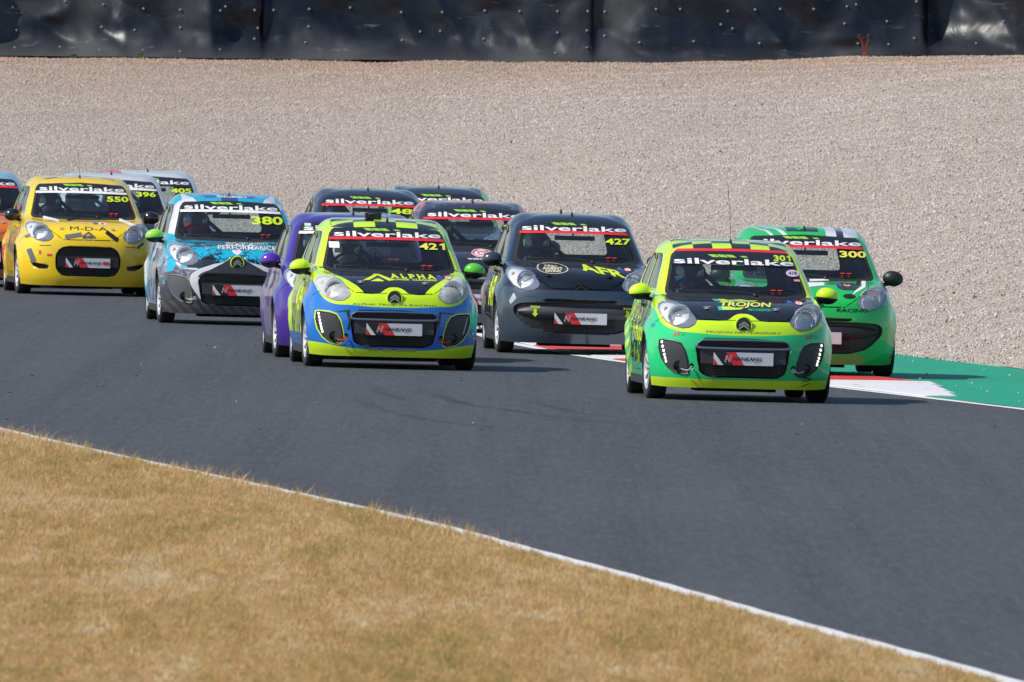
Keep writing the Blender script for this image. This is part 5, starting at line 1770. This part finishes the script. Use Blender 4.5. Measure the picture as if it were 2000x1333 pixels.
    # antennas
    for ax_, ay, al in antennas:
        q, _ = on_top(ax_, ay); mb = MB()
        mb.lathe([(0, .015), (.015, .012), (.035, .007), (.04, .004)], (q.x, q.y, q.z), 'Z', 10)
        mb.tube([(q.x, q.y, q.z + .04), (q.x - .01, q.y + al * .10, q.z + al * .6), (q.x - .025, q.y + al * .3, q.z + al)], .0022, 5)
        mb.build("aerial", M_BLACK, car)
    # nose furniture
    if kind == 'A':
        mb = MB()
        for zz, t in ((.463, .013),):
            mb.tube([(-.405, .002, .468), (-.36, -.012, .458), (0, -.026, .455), (.36, -.012, .458), (.405, .002, .468)], t, 8)
        mb.tube([(-.405, .002, .468), (-.392, -.002, .505), (-.355, -.008, .527), (0, -.020, .531), (.355, -.008, .527), (.392, -.002, .505), (.405, .002, .468)], .009, 8)
        if key != '380': mb.build("grille_trim", plain("dark chrome trim", (.16, .19, .27), .28, .5), car)
        mb = MB()      # band that carries the plate
        mb.box((0, .008, .385), (.74, .03, .115)); mb.build("grille_panel", M_GREYBL, car)
        mb = MB()
        for zz in np.arange(.225, .325, .0165): mb.box((0, .012, zz), (.70 - .10 * (.33 - zz) / .1, .012, .0055))
        for xx in np.arange(-.32, .33, .02): mb.box((xx, .016, .275), (.005, .010, .108))
        for zz in np.arange(.478, .525, .0125): mb.box((0, .010, zz), (.76, .012, .005))
        mb.build("grille_mesh", M_BLACK, car)
        emblem(car, .665, on_front(0, .665)[0].y - .016, .043, M_CHROME, .062, (paint if key != '380' else M_LIME))
        for s in (-1, 1):
            f = put(M0['fog', s], "fog_lamp_housing", car); f.material_slots[0].link = 'OBJECT'; f.material_slots[0].material = M_GREYBL if key != '380' else plain('mid grey housing', (.10, .105, .11), .5)
            outline('housing_rim', FOG_L if s < 0 else mirror(FOG_L), .007, M_BLACK if key != '380' else plain('grey rim', (.16, .165, .17), .5), f, .002)
            q, _ = on_front(s * .555, .300); mb = MB()
            mb.lathe([(q.y - .006, .036), (q.y - .014, .040), (q.y - .012, .046), (q.y + .01, .048)], (s * .555, 0, .300), 'Y', 24); mb.build("fog_lamp_bezel", M_BLACK, f)
            mb = MB(); mb.ell((s * .555, q.y + .006, .300), (.038, .012, .038)); mb.build("fog_lamp", plain("dark lamp glass", (.02, .02, .022) if key != '380' else (.25, .30, .02), .2), f)
            if lit:
                for k in range(6 if key == '301' else 7):
                    t = k / 5 if key == '301' else k / 6; xx = s * (.692 - .038 * t); zz = .502 - .165 * t - .01 * math.sin(3 * t)
                    q, nn = on_front(xx, zz)
                    if key == '421' and s > 0:
                        continue
                    mb = MB(); mb.ell(q + nn * .004, (.0095, .005, .0115), 12, 8); mb.build("daytime_lamp", M_EMIT, f)
                if key == '421' and s > 0:
                    mb = MB(); pts = []
                    for t in np.linspace(0, 1, 5):
                        q, nn = on_front(s * (.692 - .038 * t), .502 - .165 * t); pts.append(q + nn * .003)
                    mb.tube(pts, .009, 8); mb.build("daytime_lamp", plain("unlit lamp strip", (.30, .34, .45), .25), f)
        for s in (-1, 1):      # towing loops hanging from the holes
            q, _ = on_front(s * .442, .300); mb = MB()
            mb.tube([(s * .442, q.y + .02, .305), (s * .448, q.y - .02, .285), (s * .475, q.y - .03, .262), (s * .50, q.y - .02, .262), (s * .535, q.y - .005, .275)], .005, 6)
            mb.tube([(s * .442 + .012 * math.cos(a), q.y - .022, .28 + .016 * math.sin(a)) for a in np.linspace(0, 6.28, 13)], .0035, 6)
            mb.build("tow_loop", M_ALLOY if key != '421' else M_REDCLOTH, car)
        plate(car, .372, -.034)
    elif kind == 'B':
        mb = MB(); mb.box((0, .030, .40), (.72, .03, .13)); mb.build("grille_panel", M_BLACK, car)
        mb = MB()
        for zz in list(np.arange(.245, .33, .018)) + list(np.arange(.48, .565, .018)): mb.box((0, .034, zz), (.64, .012, .006))
        mb.build("grille_mesh", M_BLACK, car)
        emblem(car, .700, .045, .072, M_CHROME if key == '550' else M_BLACK)
        plate(car, .385, .004, key == '550')
        for s in (-1, 1):
            q, _ = on_front(s * .50, .335); mb = MB(); mb.lathe([(q.y + .03, .001), (q.y + .02, .024), (q.y + .012, .030), (q.y + .03, .032)], (s * .50, 0, .335), 'Y', 18); mb.build("fog_lamp", M_GREYBL, car)
    else:
        mb = MB()
        pts = [(-.60, .100, .43), (-.45, .045, .43), (-.2, .0, .43), (0, -.012, .43), (.2, .0, .43), (.45, .045, .43), (.60, .100, .43)]
        vs = []; fs = []; cols_ = np.linspace(-.615, .615, 25)
        for x in cols_:
            q, _ = on_front(float(x), .42); hw = .062 * (1 - abs(x / .66) ** 6)
            for t in np.linspace(-1, 1, 9): vs.append((x, q.y + .022 - .030 * (1 - t * t) , .425 + hw * t - .02 * (1 - abs(x) / .66)))
        for i in range(len(cols_) - 1):
            for k in range(8): a = i * 9 + k; fs.append((a, a + 9, a + 10, a + 1))
        mb.add(vs, fs); mb.build("bumper_band", M_GREYBL if key != '300' else M_BLACK, car)
        mb = MB()
        for zz in np.arange(.235, .335, .014): mb.box((0, .020, zz), (.74, .012, .005))
        for xx in np.arange(-.36, .37, .02): mb.box((xx, .024, .285), (.005, .01, .10))
        mb.build("grille_mesh", M_BLACK, car)
        emblem(car, .690, .038, .072, M_VBLACK)
        plate(car, .362, -.028)
    # bonnet pins
    for s in (-1, 1):
        if key == '300': continue
        q, nn = on_front(s * .30 - .01, .795 if kind == 'A' else .775); mb = MB()
        mb.ell(q + nn * .004, (.026, .022, .006), 14, 6); mb.tube([q + nn * .004, q + nn * .022], .007, 8); mb.tube([q + nn * .018 + Vector((-.03, 0, 0)), q + nn * .018 + Vector((.035, 0, .004))], .004, 6)
        mb.build("bonnet_pin", M_ALLOY if key != '427' else M_BLACK, car)
    # sun strip, lettering and race number on the glass
    zt = 1.225
    if band_low:
        z0, z1, st0, st1, ty, lz = 1.160, 1.282, 1.274, 1.297, 1.196, 1.243
    else:
        z0, z1, st0, st1, ty, lz = 1.203, 1.306, 1.180, 1.205, 1.238, 1.281
    def hwid(z): return .520 + (.626 - .520) * (1.270 - z) / (1.270 - .898) if z < 1.270 else .515 - max(0, (z - 1.270)) * 1.5
    def band(za, zb, crown=.012):
        xs = np.linspace(-1, 1, 13); lo_ = [(x * hwid(za) * .992, za + crown * (1 - x * x)) for x in xs]; up_ = [(x * hwid(zb) * .992, zb + crown * (1 - x * x)) for x in xs]
        return (lo_ + up_, [(i, i + 1, 14 + i, 13 + i) for i in range(12)])
    if not band_low: sh = [([tuple(p) for p in band(z0, 1.270)[0]], band(z0, 1.270)[1]), band(1.2688, 1.290, .012)]
    else: sh = [band(z0, z1)]
    decal("sun_strip", ws, M_VBLACK, sh, off=.0020)
    decal("sun_strip_stripe", ws, stripe, [band(st0, st1, .010 if not band_low else .012)], off=.0034)
    decal("sun_strip_lettering", ws, M_WHITE, [T("silverlake" if not band_low else "silverlake", .01, ty, w=tw, h=.049, bold=.018)], off=.0042)
    lg = [PG([(-.19 + k * .075 + d, lz + e) for d, e in ((-.03, .012), (.035, .012), (.075, -.010), (.01, -.010))]) for k in range(3)] + [PG([(.06, lz + .004), (.11, lz + .004), (.135, lz - .008), (.085, lz - .008)])]
    decal("leaf_logo", ws, M_LOGOG, lg, off=.0036)
    if number:
        if number.endswith('1'):
            dw = numw / 3.0; h2 = numh / 2; xr = numx + numw / 2 - dw * .25
            one = [(xr - dw * .12, numz - h2), (xr + dw * .18, numz - h2), (xr + dw * .18, numz + h2), (xr - dw * .04, numz + h2), (xr - dw * .42, numz + h2 * .62), (xr - dw * .42, numz + h2 * .25), (xr - dw * .12, numz + h2 * .42)]
            sh = [T(number[:-1], numx - dw * .42, numz, w=numw * .66, h=numh, bold=.03), PG(one)]
        else: sh = [T(number, numx, numz, w=numw, h=numh, bold=.03)]
        decal("race_number", ws, num_mat, sh, off=.0042)
    # red towing-eye flags at the foot of the screen
    if not simple:
        for xx in (.315, .375):
            q, nn = on_front(xx, .916); mb = MB()
            mb.tube([q + nn * .01, q + nn * .035 + Vector((0, 0, .012))], .006, 6); mb.tube([q + nn * .035 + Vector((-.022, 0, .012)), q + nn * .035 + Vector((.022, 0, .014))], .007, 6)
            mb.build("tow_pull", M_REDCLOTH, car)
    if scoop:
        q, _ = on_top(-.10, 1.98); mb = MB(); mb.box((q.x, q.y, q.z + .03), (.15, .16, .055)); mb.ell((q.x, q.y - .02, q.z + .045), (.08, .08, .02)); mb.build("roof_vent", M_BLACK, car)
    for o in set(COL.objects) - before:
        if o.parent == car and o != root:
            o.location = Vector(o.location) + Vector(OFF)
    root['_k'] = key
    CARS.append((key, root, ws))
    if driver:
        me = ME_DRV[driver]
        p = link(bpy.data.objects.new("person", me))
        p.matrix_world = Matrix.Translation(root.location) @ Matrix.Rotation(math.radians(yaw), 4, 'Z') @ Matrix.Translation((-.345, -1.72, -.03))
        hm = helmet(p, *(helm or (M_WHITE, M_BLACK, M_MIRB)))
        return root, ws, p
    return root, ws, None
def lay_on(car, name, mat, shapes, **kw):
    o = decal(name, car, mat, shapes, **kw); o.location = (0, -1.72, 0); return o
# ------------------------------------------------------------------ the cars of the pack
M_LIMEP = plain("lime mirror paint", (0.62, 0.93, 0.012), .25, coat=.8, grain=.03)
M_GRNM = plain("green mirror paint", (0.10, 0.55, 0.03), .25, coat=.8, grain=.03)
M_PURP = plain("purple mirror paint", (0.11, 0.02, 0.42), .22, coat=.9, grain=.03)
M_DKM = plain("dark mirror paint", (0.03, 0.045, 0.075), .22, coat=.9, grain=.03)
M_HBLUE = plain("blue helmet", (0.02, .16, .38), .25, coat=.8, grain=.03)
M_HGRN = plain("green helmet", (0.08, .5, .15), .25, coat=.8, grain=.03)
M_HGREY = plain("grey helmet", (0.3, .33, .36), .3, coat=.8, grain=.03)
def stickers(car, z=.872, x=.45):
    lay_on(car, "scrutineering_sticker", M_BLUEV, [PG([(x - .045, z - .012), (x + .02, z - .018), (x - .01, z + .010)])])
    lay_on(car, "scrutineering_sticker", M_WHITE, [EL(x + .065, z - .012, .035, .014)])
    lay_on(car, "scrutineering_ring", M_RED, [EL(x + .065, z - .012, .037, .0155, hole=.8)], off=.0035)
    lay_on(car, "scrutineering_letter", M_RED, [T("L", x + .065, z - .012, w=.018, h=.014, bold=.03)], off=.0036)

c, ws, d = build_car('301', 'A', 1436.5, 782.3, 3.85, "green and lime hatchback with black bonnet, chequered roof and number 301", (M_LIMEP,), number="301", lit=True, band_low=True,
                 tw=1.05, numx=.435, numz=1.236, numw=.160, numh=.050, antennas=((.0, 1.74, .48),), helm=(M_MIRB, M_HBLUE, M_MIRB))
tag(d, "driver in black and blue helmet in the green and lime number 301 car", "person", "racing drivers at the wheel")
lay_on(c, "sponsor_lettering", M_YEL, [T("TROJON", .04, .835, w=.45, h=.048, bold=.025, shear=.25)], off=.003)
lay_on(c, "sponsor_lettering", M_TEAL, [T("MOTORSPORT", .155, .796, w=.215, h=.020, bold=.02, shear=.25)], off=.003)
lay_on(c, "sponsor_logo", M_TEAL, [PG([(-.235, .876), (-.15, .877), (-.09, .870), (.16, .871), (.10, .861), (-.10, .858), (-.225, .860)]), PG([(-.215, .818), (-.13, .820), (-.05, .812), (.0, .800), (-.08, .790), (-.21, .786)])], off=.0028)
lay_on(c, "sponsor_logo", M_LIME, [PG([(-.19, .874), (-.13, .877), (-.10, .870), (.02, .877), (.08, .870), (.165, .872), (.12, .864), (-.16, .863)]), PG([(-.185, .813), (-.10, .818), (-.06, .806), (.02, .816), (-.02, .796), (-.17, .790)])], off=.0034)
lay_on(c, "nose_lettering", plain("dark green print", (.03, .07, .02), .5), [T("TROJON MOTORSPORT", 0, .598, w=.66, h=.022, bold=-.006, shear=.3)], off=.002)
lay_on(c, "club_sticker", M_RED, [T("c1", .578, .575, w=.05, h=.038, bold=.04)]); lay_on(c, "club_sticker", M_VBLACK, [T("Racing", .64, .584, w=.045, h=.010), T("Club", .632, .568, w=.03, h=.010)])
lay_on(c, "club_sticker", M_RED, [T("c1", -.578, .575, w=.05, h=.038, bold=.04)]); lay_on(c, "club_sticker", M_VBLACK, [T("Racing", -.515, .584, w=.045, h=.010), T("Club", -.523, .568, w=.03, h=.010)])
lay_on(c, "flank_lettering", M_LIME, [T("TROJON", 1.62, .53, w=.85, h=.17, bold=.04)], where='side', side=-1)
lay_on(c, "flank_lettering", M_BLUEV, [T("KTS", .42, .64, w=.10, h=.03, bold=.01)], where='side', side=-1)
_r = random.Random(4)
def stroke(x, z, l, a, w=.006):
    dx, dz = math.cos(a) * l / 2, math.sin(a) * l / 2
    return PG([(x - dx, z - dz), (x - dz * .1, z - w / 2), (x + dx, z + dz), (x + dz * .1, z + w / 2)][::1])
lay_on(c, "bumper_scuff", M_VBLACK, [stroke(_r.gauss(.585, .035), _r.gauss(.195, .018), _r.uniform(.04, .13), _r.uniform(-.5, .7), _r.uniform(.004, .012)) for _ in range(16)])
lay_on(c, "windscreen_sticker", M_PINK, [EL(.515, 1.110, .062, .030)], off=.003); lay_on(c, "windscreen_sticker", M_VBLACK, [T("418", .515, 1.110, w=.075, h=.026, bold=.02)], off=.0042)
lay_on(c, "windscreen_sticker", plain("salmon sticker", (.75, .3, .3), .5), [RR(.52, 1.040, .575, 1.058, .004)], off=.003)
stickers(c)

c, ws, d = build_car('421', 'A', 758, 719.3, 4.0, "lime and blue hatchback with yellow-lined headlights, black bonnet, chequered roof and number 421", (M_LIMEP, M_GRNM), number="421", num_mat=M_YEL, lit=True, numx=.42,
                 old_lens=True, antennas=((.02, 1.74, .40),), scoop=True, driver='wave', helm=(M_WHITE, M_WHITE, M_MIRB))
tag(d, "driver in white helmet raising an open hand behind the windscreen of number 421", "person", "racing drivers at the wheel")
lay_on(c, "sponsor_logo", M_LIME, [PG([(-.285, .818), (-.16, .876), (-.115, .876), (-.225, .822)]), PG([(-.16, .876), (-.115, .876), (.005, .826), (-.045, .818)]), PG([(-.215, .812), (-.15, .836), (-.13, .836), (-.09, .818), (-.10, .812)])], off=.003)
lay_on(c, "sponsor_lettering", M_LIME, [T("A L P H A", .195, .862, w=.43, h=.038, bold=.05), T("POWER  CLEANERS", .195, .832, w=.43, h=.014, bold=.03)], off=.003)
lay_on(c, "nose_lettering", plain("dark green print", (.03, .07, .02), .5), [T("ALPHA TROJON RACING", 0, .598, w=.78, h=.022, bold=-.006)], off=.002)
for s in (-1, 1):
    p = [(-.712, .515), (-.69, .522), (-.60, .516), (-.535, .492), (-.503, .435), (-.478, .345), (-.465, .240), (-.495, .226), (-.59, .245), (-.65, .295), (-.693, .365), (-.716, .45)]
    p = [(-s * q[0], q[1]) for q in p]; o_ = [tuple(q) for q in shrink(p, -.017)]; n = len(p)
    lay_on(c, "lamp_surround", M_LIMEP, [(o_ + p, [(i, (i + 1) % n, n + (i + 1) % n, n + i) for i in range(n)])], off=.0035)
lay_on(c, "tape_repair", M_VBLACK, [PG([(-.53, .528), (-.41, .545), (-.41, .533), (-.52, .522)]), PG([(-.45, .53), (-.42, .53), (-.40, .44), (-.415, .36), (-.435, .36), (-.42, .44)]), PG([(.42, .545), (.56, .528), (.55, .520), (.42, .532)]), PG([(.42, .53), (.445, .53), (.43, .44), (.41, .38), (.405, .44)])])
lay_on(c, "flank_lettering", M_LIME, [T("ALPHA", 1.7, .62, w=.95, h=.22, bold=.04)], where='side', side=-1)
lay_on(c, "windscreen_sticker", M_WHITE, [RR(-.545, 1.105, -.45, 1.162, .008)], off=.003)
stickers(c, .872, .46)

c, ws, d = build_car('427', 'C', 1123, 692.3, 3.4, "dark blue grey hatchback with black bonnet, cream round badge and number 427", (M_DKM,), number="427", numx=.435, numz=1.12, tw=1.04, antennas=((.0, 1.80, .10), (-.08, 2.3, .12)), helm=(M_HGRN, M_BLACK, M_MIRB))
tag(d, "driver in green trimmed dark helmet in the dark blue grey number 427 car", "person", "racing drivers at the wheel")
lay_on(c, "round_badge", M_VBLACK, [EL(-.265, .848, .155, .052)], off=.0026); lay_on(c, "round_badge_ring", M_CREAM, [EL(-.265, .848, .155, .052, hole=.92)], off=.0034)
lay_on(c, "round_badge_lettering", M_CREAM, [T("FAST", -.265, .874, w=.13, h=.024, bold=.05), T("AGENT", -.265, .848, w=.20, h=.026, bold=.05), T("RACING", -.265, .823, w=.15, h=.022, bold=.05)], off=.0036)
lay_on(c, "sponsor_lettering", M_LIME, [T("AFR", .255, .832, w=.44, h=.062, bold=.03, shear=-.35, rot=-9)], off=.003)
lay_on(c, "tow_marking", M_LIME, [T("TOW", -.445, .468, w=.095, h=.024, bold=.04), PG([(-.46, .45), (-.43, .45), (-.43, .405), (-.415, .405), (-.445, .372), (-.475, .405), (-.46, .405)])], off=.012)
lay_on(c, "tow_marking", M_LIME, [T("TOW", .465, .468, w=.095, h=.024, bold=.04), PG([(.45, .45), (.48, .45), (.48, .405), (.495, .405), (.465, .372), (.435, .405), (.45, .405)])], off=.012)
lay_on(c, "flank_lettering", M_LIME, [T("AFR", 1.70, .60, w=.85, h=.30, bold=.03)], where='side', side=-1)
for s in (-1, 1): lay_on(c, "washer_slot", M_BLACK, [RR(s * .50 - .05, .568, s * .50 + .05, .576, .003)], off=.002)
lay_on(c, "wing_sticker", plain("silver sticker", (.5, .5, .55), .4, .3), [PG([(-.70, .52), (-.66, .60), (-.645, .59), (-.63, .55), (-.67, .50), (-.685, .49)])])
stickers(c, .865, .42)

c, ws, d = build_car('380', 'A', 452.5, 634, 4.4, "cyan and white shard-patterned hatchback with open black grille and number 380", (M_LOGOG if False else plain("pale lime mirror paint", (.30, .72, .06), .25, coat=.8, grain=.03),), number="380",
                 stripe=M_WHITE, num_mat=M_LIME, numx=.385, numz=1.110, numw=.34, numh=.085, antennas=((.0, 1.76, .18),), helm=(plain("blue grey helmet", (.12, .22, .30), .3, coat=.8), M_RED, M_MIRB))
tag(d, "driver in blue grey helmet with red edge in the cyan number 380 car", "person", "racing drivers at the wheel")
lay_on(c, "sponsor_lettering", M_VBLACK, [T("PERFORMANCE", .115, .822, w=.62, h=.044, bold=.05)], off=.0025)
lay_on(c, "sponsor_lettering", M_WHITE, [T("PERFORMANCE", .115, .822, w=.62, h=.040, bold=.01), T("GALA", .05, .850, w=.32, h=.022, bold=.02), T("WRAPS AND GRAPHICS", .12, .868, w=.46, h=.013)], off=.0036)
lay_on(c, "sponsor_lettering", M_WHITE, [T("PERFORMANCE", .03, 1.352, w=.32, h=.020, bold=.01)], off=.003)
hv = [(0 + .05 * math.sin(t) ** 3, .775 + .0035 * (13 * math.cos(t) - 5 * math.cos(2 * t) - 2 * math.cos(3 * t) - math.cos(4 * t)) * .62) for t in np.linspace(0, 2 * math.pi, 33)[:-1]]
lay_on(c, "heart_sticker", plain("pale pink vinyl", (.75, .62, .68), .4), [(hv + [(0, .775)], [(i, (i + 1) % 32, 32) for i in range(32)])], off=.003)
lay_on(c, "small_logo", M_LIME, [PG([(-.50, .27), (-.47, .30), (-.44, .27), (-.45, .26), (-.47, .28), (-.49, .26)])]); lay_on(c, "small_logo", M_BLUEV, [EL(-.43, .285, .022, .022, hole=.6)])
lay_on(c, "flag_sticker", M_RED, [PG([(.21, .858), (.25, .875), (.27, .875), (.23, .858)])], off=.003)

c, ws, d = build_car('550', 'B', 162, 576.6, 5.2, "yellow hatchback with grey, white and black tape-like patches and number 550", (M_MIRB,), number="550", stripe=M_WHITE, num_mat=M_LIME,
                 numx=.42, numz=1.128, numw=.26, numh=.062, antennas=((.0, 1.80, .34),), helm=(plain("brown black helmet", (.03, .025, .025), .3, coat=.8), M_WHITE, M_MIRB))
tag(d, "driver in dark helmet at the wheel of the yellow number 550 car", "person", "racing drivers at the wheel")
tp = lambda x, z, w, h, r: RR(x - w / 2, z - h / 2, x + w / 2, z + h / 2, .012, r)
lay_on(c, "tape_patch", M_WHITE, [tp(-.40, .885, .17, .030, -12)]); lay_on(c, "tape_patch", M_WHITE, [tp(.49, .862, .17, .034, -24)])
lay_on(c, "tape_patch", M_VGREY, [tp(-.175, .700, .20, .050, 10)], off=.003); lay_on(c, "tape_patch", M_VBLACK, [tp(.28, .705, .17, .050, -36)], off=.003)
lay_on(c, "tape_patch", M_VBLACK, [tp(-.13, .893, .17, .028, 10)]); lay_on(c, "tape_patch", M_VGREY, [tp(-.655, .455, .17, .060, -68)])
lay_on(c, "tape_patch", M_VGREY, [tp(-.70, .68, .06, .035, 20)]); lay_on(c, "tape_patch", M_VBLACK, [tp(.62, .60, .10, .03, 40)])
for x, y, r in ((-.33, 1.86, 35), (.34, 1.92, -35), (.05, 2.2, -30), (-.05, 1.7, 20)):
    if y > 1.75: lay_on(c, "tape_patch", M_VGREY, [tp(x, y, .18, .07, r)], where='top', off=.003)
lay_on(c, "sponsor_lettering", M_VBLACK, [T("M-D-A", .01, .785, w=.44, h=.042, bold=.0)], off=.003)
lay_on(c, "small_sticker", M_BLUEV, [RR(.075, .838, .13, .858, .004)]); lay_on(c, "small_sticker", M_WHITE, [EL(.185, .845, .045, .016)]); lay_on(c, "small_sticker", M_RED, [EL(.185, .845, .024, .010)], off=.0036)
lay_on(c, "small_sticker", M_RED, [RR(-.48, .455, -.42, .480, .004)]); lay_on(c, "small_sticker", M_GRNM, [PG([(-.60, .455), (-.55, .48), (-.56, .51), (-.575, .47)])]); lay_on(c, "small_sticker", M_RED, [EL(-.56, .50, .014, .022)], off=.003)
lay_on(c, "small_sticker", plain("salmon sticker", (.75, .3, .3), .5), [PG([(-.05, .842), (.01, .842), (-.02, .862)])])
for s in (-1, 1): lay_on(c, "washer_slot", M_BLACK, [RR(s * .50 - .065, .575, s * .50 + .065, .583, .003, -2 * s)], off=.002)
lay_on(c, "flank_lettering", M_VGREY, [T("M.D.A", 1.72, .60, w=1.0, h=.26, bold=.01)], where='side', side=-1)
lay_on(c, "flank_sticker", M_RED, [RR(2.72, .36, 2.80, .56, .004)], where='side', side=-1); lay_on(c, "flank_sticker", M_BLUEV, [RR(1.2, .2, 1.5, .24, .004)], where='side', side=-1)

c, ws, d = build_car('300', 'C', 1577, 735, 3.0, "bright green hatchback with white roof stripes, black mirrors and number 300", (M_BLACK,), number="300", num_mat=M_YEL, numx=.44, tw=1.04, antennas=((.0, 1.74, .06),), helm=(M_HGREY, M_BLACK, M_MIRB))
tag(d, "driver in grey helmet in the bright green number 300 car", "person", "racing drivers at the wheel")
lay_on(c, "nose_lettering", M_VBLACK, [T("RACING", .36, .625, w=.30, h=.034, bold=.02, shear=.1)])
lay_on(c, "bonnet_graphic", M_VBLACK, [EL(.33, .845, .10, .034), PG([(.37, .80), (.45, .85), (.49, .895), (.46, .895), (.41, .85)])]); lay_on(c, "bonnet_graphic", M_WHITE, [PG([(.36, .755), (.39, .80), (.47, .85), (.50, .895), (.54, .893), (.50, .84), (.40, .79)]), PG([(.0, .88), (.19, .892), (.17, .905), (.0, .90)]), PG([(-.05, .83), (.12, .85), (.12, .875), (-.05, .87)])], off=.0034)
lay_on(c, "bonnet_vent", M_BLACK, [EL(.335, .755, .060, .022)], off=.004)
lay_on(c, "roof_number", M_VBLACK, [PG([(-.17, 1.68), (.13, 1.68), (.13, 2.0), (-.17, 2.0)])], where='top', off=.003); lay_on(c, "roof_number", plain("green print", (.01, .5, .085), .4), [T("9", -.04, 1.84, w=.12, h=.26, bold=.05)], where='top', off=.005)
stickers(c, .872, .27)

# the cars mostly hidden behind the front rows
c, ws, d = build_car('purple', 'B', 695, 701.5, 3.6, "purple hatchback mostly hidden behind the lime and blue car", (M_PURP,), stripe=M_WHITE, antennas=((.0, 1.86, .30),), helm=(M_HGREY, M_BLACK, M_MIRB))
tag(d, "driver in grey helmet inside the purple car", "person", "racing drivers at the wheel")
lay_on(c, "windscreen_sticker", plain("mint sticker", (.45, .65, .55), .5), [RR(-.48, 1.255, -.42, 1.280, .004)], off=.005)
c, ws, d = build_car('dots', 'C', 927, 650, 3.2, "black hatchback with red roof splash between the lime and dark blue cars", (M_BLACK,), number="48", antennas=((.0, 1.82, .28),), helm=(M_HGREY, M_BLACK, M_MIRB))
tag(d, "driver in grey helmet inside the black car with the red splashed roof", "person", "racing drivers at the wheel")
lay_on(c, "round_logo", M_WHITE, [EL(.045, .845, .12, .042)], off=.0028); lay_on(c, "round_logo_ring", M_RED, [EL(.045, .845, .112, .037, hole=.82)], off=.0036)
lay_on(c, "round_logo_lettering", M_RED, [T("CE", .045, .845, w=.12, h=.034, bold=.04)], off=.0036); lay_on(c, "sponsor_lettering", M_WHITE, [T("webuy.com", .045, .785, w=.34, h=.030, bold=.01)]); lay_on(c, "nose_lettering", M_WHITE, [T("stokes cars", .13, .59, w=.30, h=.026)])
c, ws, d = build_car('48', 'C', 722, 609, 3.4, "navy black hatchback behind the purple car with its number half hidden", (M_BLACK,), number="48", numx=.36, antennas=((.0, 1.82, .32),), helm=(M_HBLUE, M_BLACK, M_MIRB), simple=True)
tag(d, "driver in blue helmet inside the navy black car behind the purple one", "person", "racing drivers at the wheel")
c, ws, d = build_car('far', 'C', 860, 598, 3.2, "farthest black hatchback with green roof rails in the middle of the pack", (M_BLACK,), antennas=((.0, 1.82, .32),), simple=True, helm=(M_HGRN, M_BLACK, M_MIRB))
tag(d, "driver inside the farthest black car with green roof rails", "person", "racing drivers at the wheel")
c, ws, d = build_car('396', 'C', 222, 563, 4.6, "white roofed hatchback with orange flank and number 396 behind the yellow car", (M_MIRB,), number="396", stripe=M_WHITE, numx=.40, numw=.24, antennas=((.0, 1.80, .30),), simple=True, helm=(M_HGREY, M_BLACK, M_MIRB))
tag(d, "driver inside the white roofed number 396 car", "person", "racing drivers at the wheel")
c, ws, d = build_car('405', 'C', 292, 550, 4.2, "pale grey hatchback with red flank and number 405, farthest back on the left", (M_MIRB,), number="405", stripe=M_VBLACK, numx=.40, numw=.26, antennas=((.0, 1.80, .05),), simple=True, helm=(M_HGREY, M_BLACK, M_MIRB))
tag(d, "driver inside the pale grey number 405 car with the red flank", "person", "racing drivers at the wheel")
c, ws, d = build_car('blue', 'C', -50, 559, 5.2, "pale blue and orange hatchback cut off by the left edge of the photo", (M_MIRB,), antennas=((.0, 1.80, .3),), simple=True, helm=(M_HGREY, M_BLACK, M_MIRB))
tag(d, "driver inside the pale blue and orange car at the left edge", "person", "racing drivers at the wheel")
